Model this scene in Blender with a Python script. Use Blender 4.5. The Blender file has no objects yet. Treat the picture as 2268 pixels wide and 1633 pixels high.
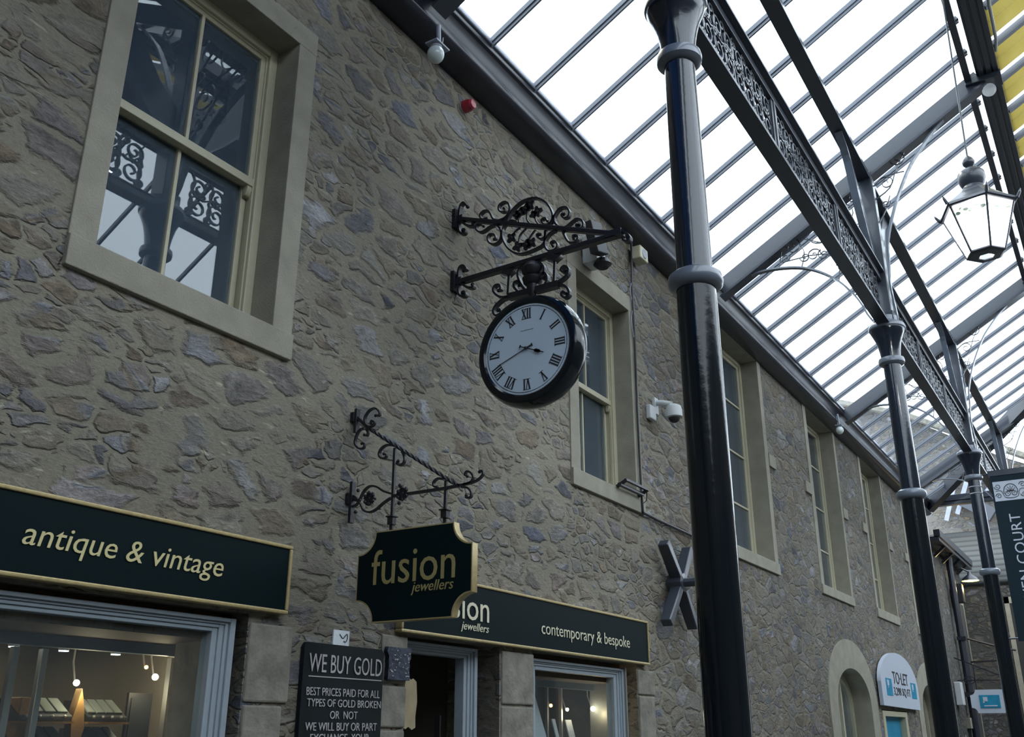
import bpy, bmesh, math, random
from mathutils import Vector, Matrix
import numpy as np
random.seed(7)
PI = math.pi
sc = bpy.context.scene
COL = sc.collection

# ------------------------------------------------------------------ camera, world, light, exposure
cam_d = bpy.data.cameras.new('camera')
cam = bpy.data.objects.new('camera', cam_d); COL.objects.link(cam)
cam_d.sensor_width = 36.0; cam_d.lens = 36.0 * 2128.0 / 2268.0
cam_d.clip_end = 400
rx, ry, rz_ = (0.5295278, 0.30123753, 0.79300458), (-0.84829154, 0.18657264, 0.49557251), (0.00133208, -0.93511849, 0.35433265)
right = Vector((rx[0], ry[0], rz_[0])); down = Vector((rx[1], ry[1], rz_[1])); fwd = Vector((rx[2], ry[2], rz_[2]))
m = Matrix.Identity(4)
for i in range(3):
    m[i][0] = right[i]; m[i][1] = -down[i]; m[i][2] = -fwd[i]
m.translation = Vector((0, -4.3, 1.6))
cam.matrix_world = m
sc.camera = cam

w = bpy.data.worlds.new('sky'); sc.world = w; w.use_nodes = True
bg = w.node_tree.nodes['Background']
bg.inputs[0].default_value = (0.79, 0.90, 1.0, 1); bg.inputs[1].default_value = 4.3
sun_d = bpy.data.lights.new('sun', 'SUN'); sun_d.energy = 2.6; sun_d.angle = math.radians(1.5); sun_d.color = (1, .87, .62)
sun = bpy.data.objects.new('sun', sun_d); COL.objects.link(sun)
sun.rotation_euler = Vector((0.25, 0.85, 1.0)).to_track_quat('Z', 'Y').to_euler()
sc.view_settings.view_transform = 'Standard'; sc.view_settings.look = 'None'
sc.view_settings.exposure = 0.0; sc.view_settings.gamma = 1.0; sc.view_settings.use_curve_mapping = False
try:
    sc.cycles.max_bounces = 8; sc.cycles.transparent_max_bounces = 24; sc.cycles.caustics_reflective = False; sc.cycles.caustics_refractive = False
    sc.cycles.sample_clamp_indirect = 6
except Exception: pass

# ------------------------------------------------------------------ materials
def new_mat(name):
    mt = bpy.data.materials.new(name); mt.use_nodes = True
    nt = mt.node_tree; b = nt.nodes['Principled BSDF']
    return mt, nt, b
def pbr(name, col, rough=.5, metal=0, coat=0, noise=0, nscale=8, bump=0, bscale=60, spec=.5):
    mt, nt, b = new_mat(name); b.inputs['Specular IOR Level'].default_value = spec
    b.inputs['Base Color'].default_value = (*col, 1); b.inputs['Roughness'].default_value = rough
    b.inputs['Metallic'].default_value = metal; b.inputs['Coat Weight'].default_value = coat; b.inputs['Coat Roughness'].default_value = .08
    L = nt.links
    tc = nt.nodes.new('ShaderNodeTexCoord')
    if noise:
        n = nt.nodes.new('ShaderNodeTexNoise'); n.inputs['Scale'].default_value = nscale; n.inputs['Detail'].default_value = 6
        L.new(tc.outputs['Object'], n.inputs['Vector'])
        r = nt.nodes.new('ShaderNodeValToRGB')
        r.color_ramp.elements[0].position = .3; r.color_ramp.elements[1].position = .72
        r.color_ramp.elements[0].color = (*[c * (1 - noise) for c in col], 1); r.color_ramp.elements[1].color = (*[min(1, c * (1 + noise)) for c in col], 1)
        L.new(n.outputs['Fac'], r.inputs[0]); L.new(r.outputs[0], b.inputs['Base Color'])
    if bump:
        n2 = nt.nodes.new('ShaderNodeTexNoise'); n2.inputs['Scale'].default_value = bscale; n2.inputs['Detail'].default_value = 5
        L.new(tc.outputs['Object'], n2.inputs['Vector'])
        bp = nt.nodes.new('ShaderNodeBump'); bp.inputs['Strength'].default_value = bump; bp.inputs['Distance'].default_value = .01
        L.new(n2.outputs['Fac'], bp.inputs['Height']); L.new(bp.outputs[0], b.inputs['Normal'])
    return mt
def emis(name, col, s):
    mt, nt, b = new_mat(name); b.inputs['Base Color'].default_value = (*col, 1)
    b.inputs['Emission Color'].default_value = (*col, 1); b.inputs['Emission Strength'].default_value = s
    return mt
def glass(name, tint, refl=1.0, rough=0.0, milk=0, milkcol=(1, 1, 1), dust_sheen=0, dust_sheen_col=(.5, .55, .6)):
    """thin glass: schlick reflection (same from both sides) over a tinted transparent pane, optional opal film, or film of dust and painted sheen"""
    mt = bpy.data.materials.new(name); mt.use_nodes = True; nt = mt.node_tree; nt.nodes.clear(); L = nt.links; N = nt.nodes
    o = N.new('ShaderNodeOutputMaterial'); cur = N.new('ShaderNodeBsdfTransparent'); cur.inputs[0].default_value = (*tint, 1)
    for amt, kind, colr in ((milk, 'ShaderNodeBsdfTranslucent', milkcol), (dust_sheen, 'ShaderNodeBsdfDiffuse', dust_sheen_col)):
        if amt:
            d = N.new(kind); d.inputs[0].default_value = (*colr, 1); m2 = N.new('ShaderNodeMixShader'); m2.inputs[0].default_value = amt
            L.new(cur.outputs[0], m2.inputs[1]); L.new(d.outputs[0], m2.inputs[2]); cur = m2
    lw = N.new('ShaderNodeLayerWeight'); lw.inputs[0].default_value = .5
    pw = N.new('ShaderNodeMath'); pw.operation = 'POWER'; pw.inputs[1].default_value = 5; L.new(lw.outputs['Facing'], pw.inputs[0])
    ma = N.new('ShaderNodeMath'); ma.operation = 'MULTIPLY_ADD'; ma.inputs[1].default_value = .9*refl; ma.inputs[2].default_value = .05*refl; ma.use_clamp = True; L.new(pw.outputs[0], ma.inputs[0])
    g = N.new('ShaderNodeBsdfGlossy'); g.inputs['Roughness'].default_value = rough
    mx = N.new('ShaderNodeMixShader'); L.new(ma.outputs[0], mx.inputs[0]); L.new(cur.outputs[0], mx.inputs[1]); L.new(g.outputs[0], mx.inputs[2]); L.new(mx.outputs[0], o.inputs[0])
    return mt

def rubble(name, scale=1.0, mortar=(.245, .222, .168), bright=1.0, mort_w=.125, squash=1.75, seed=0.0, dense=None):
    """random rubble masonry: warped voronoi stones in wide, smeared lime mortar"""
    mt, nt, b = new_mat(name); L = nt.links; N = nt.nodes
    tc = N.new('ShaderNodeTexCoord'); sp = N.new('ShaderNodeSeparateXYZ'); L.new(tc.outputs['Object'], sp.inputs[0])
    ad = N.new('ShaderNodeMath'); ad.operation = 'ADD'; L.new(sp.outputs[0], ad.inputs[0]); L.new(sp.outputs[1], ad.inputs[1])
    cb = N.new('ShaderNodeCombineXYZ'); L.new(ad.outputs[0], cb.inputs[0]); cb.inputs[1].default_value = seed
    mz = N.new('ShaderNodeMath'); mz.operation = 'MULTIPLY'; mz.inputs[1].default_value = squash; L.new(sp.outputs[2], mz.inputs[0]); L.new(mz.outputs[0], cb.inputs[2])
    def noise(vec, s, det=4, rough=.55):
        n = N.new('ShaderNodeTexNoise'); n.inputs['Scale'].default_value = s; n.inputs['Detail'].default_value = det; n.inputs['Roughness'].default_value = rough
        L.new(vec, n.inputs['Vector']); return n
    def mixv(a, bb, f):
        n = N.new('ShaderNodeVectorMath'); n.operation = 'MULTIPLY_ADD'; L.new(bb, n.inputs[0]); n.inputs[1].default_value = (f, f, f); L.new(a, n.inputs[2]); return n.outputs[0]
    wn = noise(cb.outputs[0], 1.7 * scale, 3); wv = mixv(cb.outputs[0], wn.outputs['Color'], .30 / scale)
    wn2 = noise(cb.outputs[0], 9 * scale, 4); wv = mixv(wv, wn2.outputs['Color'], .07 / scale)
    def vor(feat, s):
        v = N.new('ShaderNodeTexVoronoi'); v.feature = feat; v.inputs['Scale'].default_value = s; v.inputs['Randomness'].default_value = .95
        L.new(wv, v.inputs['Vector']); return v
    S = 2.9 * scale
    v1 = vor('F1', S); e1 = vor('DISTANCE_TO_EDGE', S)
    v2 = vor('F1', S * 1.8); e2 = vor('DISTANCE_TO_EDGE', S * 1.8)
    # choose small stones in patches
    pn = noise(cb.outputs[0], .9 * scale, 2)
    pr = N.new('ShaderNodeMapRange'); pr.inputs[1].default_value = .50; pr.inputs[2].default_value = .57; L.new(pn.outputs['Fac'], pr.inputs[0])
    def mixf(a, bb, f):
        n = N.new('ShaderNodeMix'); n.data_type = 'FLOAT'; L.new(f, n.inputs[0]); L.new(a, n.inputs[2]); L.new(bb, n.inputs[3]); return n.outputs[0]
    def mixc(a, bb, f, mode='MIX'):
        n = N.new('ShaderNodeMix'); n.data_type = 'RGBA'; n.blend_type = mode
        if isinstance(f, float): n.inputs[0].default_value = f
        else: L.new(f, n.inputs[0])
        for val, idx in ((a, 6), (bb, 7)):
            if isinstance(val, tuple): n.inputs[idx].default_value = (*val, 1)
            else: L.new(val, n.inputs[idx])
        return n.outputs[2]
    sc2 = N.new('ShaderNodeMath'); sc2.operation = 'MULTIPLY'; sc2.inputs[1].default_value = 1.45; L.new(e2.outputs['Distance'], sc2.inputs[0])
    edge = mixf(e1.outputs['Distance'], sc2.outputs[0], pr.outputs[0])
    cellc = mixc(v1.outputs['Color'], v2.outputs['Color'], pr.outputs[0])
    hs = N.new('ShaderNodeSeparateColor'); L.new(cellc, hs.inputs[0])
    ramp = N.new('ShaderNodeValToRGB'); cr = ramp.color_ramp
    cols = [(0, (.065, .07, .088)), (.12, (.165, .162, .17)), (.28, (.235, .19, .135)), (.45, (.155, .12, .085)), (.58, (.185, .17, .165)),
            (.70, (.27, .25, .20)), (.80, (.12, .13, .17)), (.90, (.33, .33, .34)), (1, (.22, .16, .13))]
    cr.elements[0].color = (*cols[0][1], 1); cr.elements[1].position = 1; cr.elements[1].color = (*cols[-1][1], 1)
    for p, c in cols[1:-1]:
        e = cr.elements.new(p); e.color = (*c, 1)
    L.new(hs.outputs[0], ramp.inputs[0])
    fine = noise(cb.outputs[0], 26 * scale, 8, .7)
    med = noise(wv, 7 * scale, 6, .65)
    fr = N.new('ShaderNodeMapRange'); fr.inputs[1].default_value = .3; fr.inputs[2].default_value = .7; fr.inputs[3].default_value = .5; fr.inputs[4].default_value = 1.5
    L.new(med.outputs['Fac'], fr.inputs[0])
    fr2 = N.new('ShaderNodeMapRange'); fr2.inputs[1].default_value = .3; fr2.inputs[2].default_value = .7; fr2.inputs[3].default_value = .72; fr2.inputs[4].default_value = 1.3
    L.new(fine.outputs['Fac'], fr2.inputs[0])
    stone = mixc(ramp.outputs[0], fr.outputs[0], 1.0, 'MULTIPLY')
    stone = mixc(stone, fr2.outputs[0], 1.0, 'MULTIPLY')
    mor = mixc(mortar, fr2.outputs[0], .7, 'MULTIPLY')
    # mortar mask: distance to edge plus smear noise
    sm = N.new('ShaderNodeMath'); sm.operation = 'MULTIPLY_ADD'; L.new(med.outputs['Fac'], sm.inputs[0]); sm.inputs[1].default_value = -.42; 
    dadd = N.new('ShaderNodeMath'); dadd.operation = 'ADD'; L.new(edge, dadd.inputs[0]); dadd.inputs[1].default_value = .21; L.new(dadd.outputs[0], sm.inputs[2])
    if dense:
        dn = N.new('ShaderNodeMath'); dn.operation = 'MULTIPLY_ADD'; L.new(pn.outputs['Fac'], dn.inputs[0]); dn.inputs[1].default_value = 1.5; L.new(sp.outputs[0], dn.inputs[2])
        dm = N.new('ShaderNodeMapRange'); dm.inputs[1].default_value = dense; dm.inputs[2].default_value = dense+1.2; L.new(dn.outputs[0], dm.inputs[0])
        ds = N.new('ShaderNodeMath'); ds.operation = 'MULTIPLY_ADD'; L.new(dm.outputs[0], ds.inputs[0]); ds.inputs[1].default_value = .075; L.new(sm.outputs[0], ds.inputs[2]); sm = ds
    mr = N.new('ShaderNodeMapRange'); mr.interpolation_type = 'SMOOTHSTEP'; mr.inputs[1].default_value = mort_w - .05; mr.inputs[2].default_value = mort_w + .085; L.new(sm.outputs[0], mr.inputs[0])
    sv = N.new('ShaderNodeMapRange'); sv.inputs[1].default_value = .25; sv.inputs[2].default_value = .75; sv.inputs[3].default_value = .38; sv.inputs[4].default_value = 1.0; L.new(hs.outputs[2], sv.inputs[0])
    smask = N.new('ShaderNodeMath'); smask.operation = 'MULTIPLY'; L.new(mr.outputs[0], smask.inputs[0]); L.new(sv.outputs[0], smask.inputs[1])
    colr = mixc(mor, stone, smask.outputs[0])
    cm = N.new('ShaderNodeMapping'); cm.inputs['Scale'].default_value = (3.2*scale, 1, 9*scale); cm.inputs['Rotation'].default_value = (0, .12, 0); L.new(wv, cm.inputs[0])
    cn = noise(cm.outputs[0], 1.0, 5, .6)
    cmr = N.new('ShaderNodeMapRange'); cmr.interpolation_type = 'SMOOTHSTEP'; cmr.inputs[1].default_value = .655; cmr.inputs[2].default_value = .70; cmr.inputs[3].default_value = 1; cmr.inputs[4].default_value = .35; L.new(cn.outputs['Fac'], cmr.inputs[0])
    colr = mixc(colr, cmr.outputs[0], 1.0, 'MULTIPLY')
    ln = noise(cm.outputs[0], 2.2, 3, .5)
    lmr = N.new('ShaderNodeMapRange'); lmr.interpolation_type = 'SMOOTHSTEP'; lmr.inputs[1].default_value = .66; lmr.inputs[2].default_value = .74; lmr.inputs[3].default_value = 1; lmr.inputs[4].default_value = 1.7; L.new(ln.outputs['Fac'], lmr.inputs[0])
    colr = mixc(colr, lmr.outputs[0], 1.0, 'MULTIPLY')
    # large scale weathering
    big = noise(cb.outputs[0], .35, 3); br = N.new('ShaderNodeMapRange'); br.inputs[1].default_value = .3; br.inputs[2].default_value = .7; br.inputs[3].default_value = .8 * bright; br.inputs[4].default_value = 1.2 * bright
    L.new(big.outputs['Fac'], br.inputs[0])
    colr = mixc(colr, br.outputs[0], 1.0, 'MULTIPLY')
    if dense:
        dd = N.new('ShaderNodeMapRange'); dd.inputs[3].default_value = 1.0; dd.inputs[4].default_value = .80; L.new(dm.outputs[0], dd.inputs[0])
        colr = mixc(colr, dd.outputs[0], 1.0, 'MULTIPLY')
    L.new(colr, b.inputs['Base Color']); b.inputs['Roughness'].default_value = .88
    # relief
    hst = N.new('ShaderNodeMath'); hst.operation = 'MULTIPLY'; L.new(mr.outputs[0], hst.inputs[0])
    hh = N.new('ShaderNodeMath'); hh.operation = 'MULTIPLY_ADD'; L.new(hs.outputs[1], hh.inputs[0]); hh.inputs[1].default_value = .9; hh.inputs[2].default_value = -.25; L.new(hh.outputs[0], hst.inputs[1])
    mk = N.new('ShaderNodeMath'); mk.operation = 'MULTIPLY_ADD'; L.new(mr.outputs[0], mk.inputs[0]); mk.inputs[1].default_value = 1.0; mk.inputs[2].default_value = .25
    h2 = N.new('ShaderNodeMath'); h2.operation = 'MULTIPLY_ADD'; L.new(med.outputs['Fac'], h2.inputs[0]); L.new(mk.outputs[0], h2.inputs[1]); L.new(hst.outputs[0], h2.inputs[2])
    h3 = N.new('ShaderNodeMath'); h3.operation = 'MULTIPLY_ADD'; L.new(fine.outputs['Fac'], h3.inputs[0]); h3.inputs[1].default_value = .35; L.new(h2.outputs[0], h3.inputs[2])
    bp = N.new('ShaderNodeBump'); bp.inputs['Strength'].default_value = 1.0; bp.inputs['Distance'].default_value = .038 / scale; L.new(h3.outputs[0], bp.inputs['Height'])
    L.new(bp.outputs[0], b.inputs['Normal'])
    return mt

def planks(name, col, axis=0, pitch=.09, dark=.5, rough=.7, e0=.04, e1=.1):
    mt, nt, b = new_mat(name); L = nt.links; N = nt.nodes
    tc = N.new('ShaderNodeTexCoord'); sp = N.new('ShaderNodeSeparateXYZ'); L.new(tc.outputs['Object'], sp.inputs[0])
    d = N.new('ShaderNodeMath'); d.operation = 'DIVIDE'; d.inputs[1].default_value = pitch; L.new(sp.outputs[axis], d.inputs[0])
    f = N.new('ShaderNodeMath'); f.operation = 'FRACT'; L.new(d.outputs[0], f.inputs[0])
    r = N.new('ShaderNodeValToRGB'); r.color_ramp.elements[0].color = (*[c * dark for c in col], 1); r.color_ramp.elements[0].position = e0
    r.color_ramp.elements[1].color = (*col, 1); r.color_ramp.elements[1].position = e1
    L.new(f.outputs[0], r.inputs[0]); L.new(r.outputs[0], b.inputs['Base Color']); b.inputs['Roughness'].default_value = rough
    return mt

M = {}
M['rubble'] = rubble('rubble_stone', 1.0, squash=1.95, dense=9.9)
M['rubble_fine'] = rubble('rubble_stone_fine', 1.75, mort_w=.085, seed=4, bright=.95)
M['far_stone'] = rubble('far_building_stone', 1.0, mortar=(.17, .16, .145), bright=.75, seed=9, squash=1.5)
M['far_stone_dark'] = rubble('shaded_building_stone', 1.0, mortar=(.10, .10, .09), bright=.5, seed=3, squash=1.5)  # darker copy of the far stone, shade put into the colour
M['ashlar'] = pbr('dressed_sandstone', (.29, .27, .215), .85, noise=.13, nscale=5, bump=.5, bscale=90)
M['ashlar_old'] = pbr('worn_sandstone', (.215, .20, .165), .9, noise=.3, nscale=7, bump=1.0, bscale=22)
M['cream'] = pbr('cream_painted_timber', (.48, .45, .32), .5, noise=.05, nscale=20)
M['grey_timber'] = pbr('grey_painted_timber', (.30, .35, .39), .42, noise=.05, nscale=20)
M['black'] = pbr('black_gloss_paint', (.005, .009, .013), .13, coat=.1, bump=.12, bscale=18, spec=.35)
M['iron'] = pbr('black_wrought_iron', (.009, .009, .014), .42, coat=.08, bump=.3, bscale=60)
M['slate_paint'] = pbr('dark_grey_gloss_paint', (.035, .042, .058), .35, coat=.3, bump=.15, bscale=20)
M['column_top'] = pbr('black_paint_glare_tint', (.010, .016, .028), .16, coat=.3, bump=.12, bscale=25)  # column black made bluer and lighter, sky glare put into the colour
M['ring'] = pbr('grey_gloss_paint', (.14, .165, .21), .3, coat=.5, noise=.1)
M['gutter'] = pbr('black_gutter_paint', (.016, .018, .028), .35, coat=.1)
M['lead'] = pbr('lead_flashing', (.28, .30, .36), .45, noise=.15)
M['bar'] = pbr('grey_glazing_bar', (.16, .175, .21), .4)
M['roofglass'] = glass('roof_glass', (.95, .965, .97), .35)
M['bluepane'] = glass('blue_tinted_panel', (.07, .14, .26), .5)
M['window_glass'] = glass('window_glass', (.72, .78, .80), 1.6, dust_sheen=.10, dust_sheen_col=(.34, .46, .62))  # blue film is dust plus sky reflection painted into its colour
M['shop_glass'] = glass('shop_glass', (.88, .92, .92), .6, dust_sheen=.03)
M['lampglass'] = glass('lantern_glass', (.96, .98, .97), .3, milk=.8, milkcol=(1, 1, 1))
M['algae'] = pbr('green_algae', (.30, .42, .30), .8)
M['sign_black'] = pbr('sign_black', (.003, .010, .012), .5, coat=0, spec=.08)
M['gold'] = pbr('gold_trim', (.46, .36, .17), .38, metal=.3, noise=.12, nscale=40)
M['gold_letter'] = pbr('gold_letters', (.60, .52, .26), .5)
M['gold_dull'] = pbr('dull_gold_letters', (.30, .25, .10), .5)
M['cream_letter'] = pbr('cream_letters', (.66, .62, .45), .5)
M['chalk'] = pbr('chalk_white_letters', (.42, .40, .40), .7)
M['board'] = pbr('blackboard', (.008, .012, .014), .6, noise=.2, nscale=6, spec=.15)
M['dial'] = pbr('clock_dial', (.60, .72, .84), .4)
M['dark'] = pbr('dark_interior', (.03, .03, .03), .9)
M['room'] = pbr('dim_room_plaster', (.22, .22, .20), .9)
M['shopwall'] = pbr('shop_wall', (.17, .155, .115), .8, noise=.1, nscale=3)
M['oak'] = pbr('oak', (.24, .14, .045), .45, noise=.25, nscale=12)
M['brownboard'] = planks('brown_soffit_boards', (.075, .045, .016), 0, .12)
M['pelmet'] = pbr('blue_grey_pelmet', (.09, .14, .17), .5)
M['alu'] = pbr('brushed_aluminium', (.55, .56, .54), .3, metal=.7)
M['velvet'] = pbr('black_velvet', (.012, .016, .018), .6)
M['pad'] = pbr('grey_display_pad', (.15, .18, .17), .8, noise=.3, nscale=120)
M['glow'] = emis('spotlight_glow', (1, .9, .72), 26)
M['glow_orange'] = emis('orange_lamp_glow', (1, .42, .10), 14)
M['downlight'] = emis('downlight_glow', (.92, .97, 1), 7)
M['yellowlamp'] = emis('yellow_lamp_glow', (1, .86, .16), 5)
M['red'] = pbr('red_plastic', (.30, .012, .03), .35, coat=.3)
M['white_plastic'] = pbr('white_plastic', (.55, .57, .58), .4)
M['cream_plastic'] = pbr('cream_plastic', (.48, .45, .32), .5)
M['black_plastic'] = pbr('black_plastic', (.015, .015, .018), .5)
M['globe'] = pbr('opal_globe', (.60, .66, .64), .15, coat=.5)
M['white_sign'] = pbr('white_sign', (.52, .57, .66), .45)
M['blue'] = pbr('bright_blue_panel', (.01, .25, .42), .45, noise=.12, nscale=6)
M['ink'] = pbr('black_ink', (.02, .02, .025), .5)
M['paper'] = pbr('parchment', (.34, .27, .16), .8, noise=.15)
M['card'] = pbr('white_card', (.62, .66, .70), .6, noise=.1, nscale=60)
M['slate_dark'] = pbr('dark_blue_slate', (.022, .03, .055), .6, noise=.4, nscale=12, bump=.8, bscale=30)
M['paving'] = pbr('stone_paving', (.11, .11, .105), .8, noise=.25, nscale=2)
def yellow():
    mt = bpy.data.materials.new('sunlit_yellow_roof_panel'); mt.use_nodes = True; nt = mt.node_tree; nt.nodes.clear(); L = nt.links; N = nt.nodes
    o = N.new('ShaderNodeOutputMaterial'); t = N.new('ShaderNodeBsdfTranslucent'); d = N.new('ShaderNodeBsdfDiffuse'); mx = N.new('ShaderNodeMixShader'); mx.inputs[0].default_value = .3
    tc = N.new('ShaderNodeTexCoord'); n = N.new('ShaderNodeTexNoise'); n.inputs['Scale'].default_value = 1.5; L.new(tc.outputs['Object'], n.inputs['Vector'])
    r = N.new('ShaderNodeValToRGB'); r.color_ramp.elements[0].color = (.50, .44, .20, 1); r.color_ramp.elements[1].color = (.60, .55, .30, 1); r.color_ramp.elements[0].position = .35; r.color_ramp.elements[1].position = .65
    L.new(n.outputs['Fac'], r.inputs[0]); L.new(r.outputs[0], t.inputs[0]); L.new(r.outputs[0], d.inputs[0])
    L.new(t.outputs[0], mx.inputs[1]); L.new(d.outputs[0], mx.inputs[2]); L.new(mx.outputs[0], o.inputs[0]); return mt
M['yellow_board'] = yellow()
M['slates'] = planks('slate_roof', (.04, .046, .047), 2, .24, .25, .8, .2, .5)

# ------------------------------------------------------------------ mesh helpers
class MB:
    def __init__(s): s.bm = bmesh.new()
    def box(s, a, b):
        x0, y0, z0 = a; x1, y1, z1 = b
        vs = [s.bm.verts.new(p) for p in ((x0,y0,z0),(x1,y0,z0),(x1,y1,z0),(x0,y1,z0),(x0,y0,z1),(x1,y0,z1),(x1,y1,z1),(x0,y1,z1))]
        for f in ((0,3,2,1),(4,5,6,7),(0,1,5,4),(1,2,6,5),(2,3,7,6),(3,0,4,7)): s.bm.faces.new([vs[i] for i in f])
        return s
    def beam(s, p0, p1, w, h, up=(0,0,1), w1=None, h1=None):
        p0 = Vector(p0); p1 = Vector(p1); d = (p1 - p0).normalized(); u = Vector(up)
        sd = d.cross(u)
        if sd.length < 1e-4: sd = d.cross(Vector((1,0,0)))
        sd.normalize(); u = sd.cross(d).normalized(); w1 = w1 or w; h1 = h1 or h
        vs = []
        for p, ww, hh in ((p0, w, h), (p1, w1, h1)):
            for a, b in ((-1,-1),(1,-1),(1,1),(-1,1)): vs.append(s.bm.verts.new(p + sd*a*ww/2 + u*b*hh/2))
        for f in ((0,1,2,3),(7,6,5,4),(0,4,5,1),(1,5,6,2),(2,6,7,3),(3,7,4,0)): s.bm.faces.new([vs[i] for i in f])
        return s
    def tube(s, pts, r, n=8, cap=True):
        pts = [Vector(p) for p in pts]; rings = []
        prev = None
        for i, p in enumerate(pts):
            d = (pts[min(i+1, len(pts)-1)] - pts[max(i-1, 0)])
            d = d.normalized() if d.length > 1e-9 else Vector((0,0,1))
            if prev is None:
                a = d.cross(Vector((0,0,1)));
                if a.length < .05: a = d.cross(Vector((1,0,0)))
            else: a = prev - d * prev.dot(d)
            a.normalize(); prev = a; b = d.cross(a)
            rr = r[i] if isinstance(r, (list, tuple)) else r
            rings.append([s.bm.verts.new(p + (a*math.cos(t) + b*math.sin(t))*rr) for t in [2*PI*k/n for k in range(n)]])
        for q in range(len(rings)-1):
            for k in range(n): s.bm.faces.new((rings[q][k], rings[q][(k+1)%n], rings[q+1][(k+1)%n], rings[q+1][k]))
        if cap: s.bm.faces.new(rings[0][::-1]); s.bm.faces.new(rings[-1])
        return s
    def lathe(s, prof, c=(0,0,0), axis='z', n=32, a0=0, cap=True):
        """prof: (r, h) along axis"""
        c = Vector(c); rings = []
        for r, h in prof:
            ring = []
            for k in range(n):
                t = a0 + 2*PI*k/n; x, y = r*math.cos(t), r*math.sin(t)
                v = {'z': (x, y, h), 'x': (h, x, y), 'y': (x, h, y)}[axis]
                ring.append(s.bm.verts.new(c + Vector(v)))
            rings.append(ring)
        for q in range(len(rings)-1):
            for k in range(n):
                s.bm.faces.new((rings[q][k], rings[q][(k+1)%n], rings[q+1][(k+1)%n], rings[q+1][k]))
        if cap: s.bm.faces.new(rings[0][::-1]); s.bm.faces.new(rings[-1])
        return s
    def sphere(s, c, r, n=16, sz=1):
        prof = [(max(1e-4, r*math.sin(PI*i/n)), -r*sz*math.cos(PI*i/n)) for i in range(n+1)]
        return s.lathe(prof, c, 'z', n*2)
    def poly(s, loops, plane, d0, d1, off=(0,0,0)):
        """filled outline(s), holes allowed, extruded from depth d0 to d1 along the plane's normal"""
        cu = bpy.data.curves.new('t', 'CURVE'); cu.dimensions = '2D'; cu.fill_mode = 'BOTH'
        for lp in loops:
            sp = cu.splines.new('POLY'); sp.points.add(len(lp)-1); sp.use_cyclic_u = True
            for i, (u, v) in enumerate(lp): sp.points[i].co = (u, v, 0, 1)
        cu.extrude = abs(d1-d0)/2
        ob = bpy.data.objects.new('t', cu); me = bpy.data.meshes.new_from_object(ob)
        mid = (d0+d1)/2
        for v in me.vertices:
            u, vv, w_ = v.co
            v.co = {'xz': (u, mid+w_, vv), 'yz': (mid+w_, u, vv), 'xy': (u, vv, mid+w_)}[plane]
        s.bm.from_mesh(me)
        bpy.data.objects.remove(ob); bpy.data.curves.remove(cu); bpy.data.meshes.remove(me)
        return s
    def strap(s, pts, plane, d, width, th, taper=.75, n=4, ball=0):
        """flat iron bar bent along a smooth line lying in a plane"""
        P = spline(pts, n); N_ = len(P); L, R = [], []
        for i, (u, v) in enumerate(P):
            a = P[max(i-1,0)]; b = P[min(i+1,N_-1)]; tx, ty = b[0]-a[0], b[1]-a[1]; l = math.hypot(tx, ty) or 1
            t = th * (1 - (1-taper)*i/max(1,N_-1)) / 2
            nx, ny = -ty/l*t, tx/l*t
            L.append((u+nx, v+ny)); R.append((u-nx, v-ny))
        def V3(q, w_): 
            return {'xz': (q[0], d+w_, q[1]), 'yz': (d+w_, q[0], q[1])}[plane]
        rings = [[s.bm.verts.new(V3(L[i], -width/2)), s.bm.verts.new(V3(L[i], width/2)), s.bm.verts.new(V3(R[i], width/2)), s.bm.verts.new(V3(R[i], -width/2))] for i in range(N_)]
        for q in range(N_-1):
            for k in range(4): s.bm.faces.new((rings[q][k], rings[q][(k+1)%4], rings[q+1][(k+1)%4], rings[q+1][k]))
        s.bm.faces.new(rings[0][::-1]); s.bm.faces.new(rings[-1])
        if ball: s.sphere(V3(P[-1], 0), ball, 6)
        return s
    def build(s, name, mat, parent=None, smooth=False, bevel=0, kind=None):
        bmesh.ops.recalc_face_normals(s.bm, faces=s.bm.faces)
        me = bpy.data.meshes.new(name); s.bm.to_mesh(me); s.bm.free()
        ob = bpy.data.objects.new(name, me); COL.objects.link(ob)
        if mat: me.materials.append(mat if not isinstance(mat, str) else M[mat])
        if parent:
            ob.parent = parent; ob.matrix_parent_inverse = Matrix.Translation(-WORLD.get(parent.name, Vector((0,0,0))))
        if smooth:
            for p in me.polygons: p.use_smooth = True
            md = ob.modifiers.new('es', 'EDGE_SPLIT'); md.split_angle = math.radians(38)
        if bevel:
            md = ob.modifiers.new('b', 'BEVEL'); md.width = bevel; md.segments = 2; md.limit_method = 'ANGLE'
        if kind: ob['kind'] = kind
        return ob
WORLD = {}
def spline(pts, n=4):
    if len(pts) < 3: return list(pts)
    out = []
    P = [pts[0]] + list(pts) + [pts[-1]]
    for i in range(1, len(P)-2):
        p0, p1, p2, p3 = P[i-1], P[i], P[i+1], P[i+2]
        for k in range(n):
            t = k/n; t2 = t*t; t3 = t2*t
            out.append(tuple(.5*((2*p1[j]) + (-p0[j]+p2[j])*t + (2*p0[j]-5*p1[j]+4*p2[j]-p3[j])*t2 + (-p0[j]+3*p1[j]-3*p2[j]+p3[j])*t3) for j in range(2)))
    out.append(tuple(pts[-1])); return out
def spiral(cx, cz, r, a0, turns=1.25, sgn=1, rin=.18, n=12):
    N_ = max(4, int(n*turns)); return [(cx + r*(1-(1-rin)*i/N_)*math.cos(a0+sgn*2*PI*turns*i/N_), cz + r*(1-(1-rin)*i/N_)*math.sin(a0+sgn*2*PI*turns*i/N_)) for i in range(N_+1)]
def tag(o, label, cat, group=None, kind=None):
    if label: o['label'] = label
    if cat: o['category'] = cat
    if group: o['group'] = group
    if kind: o['kind'] = kind
    return o
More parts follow.
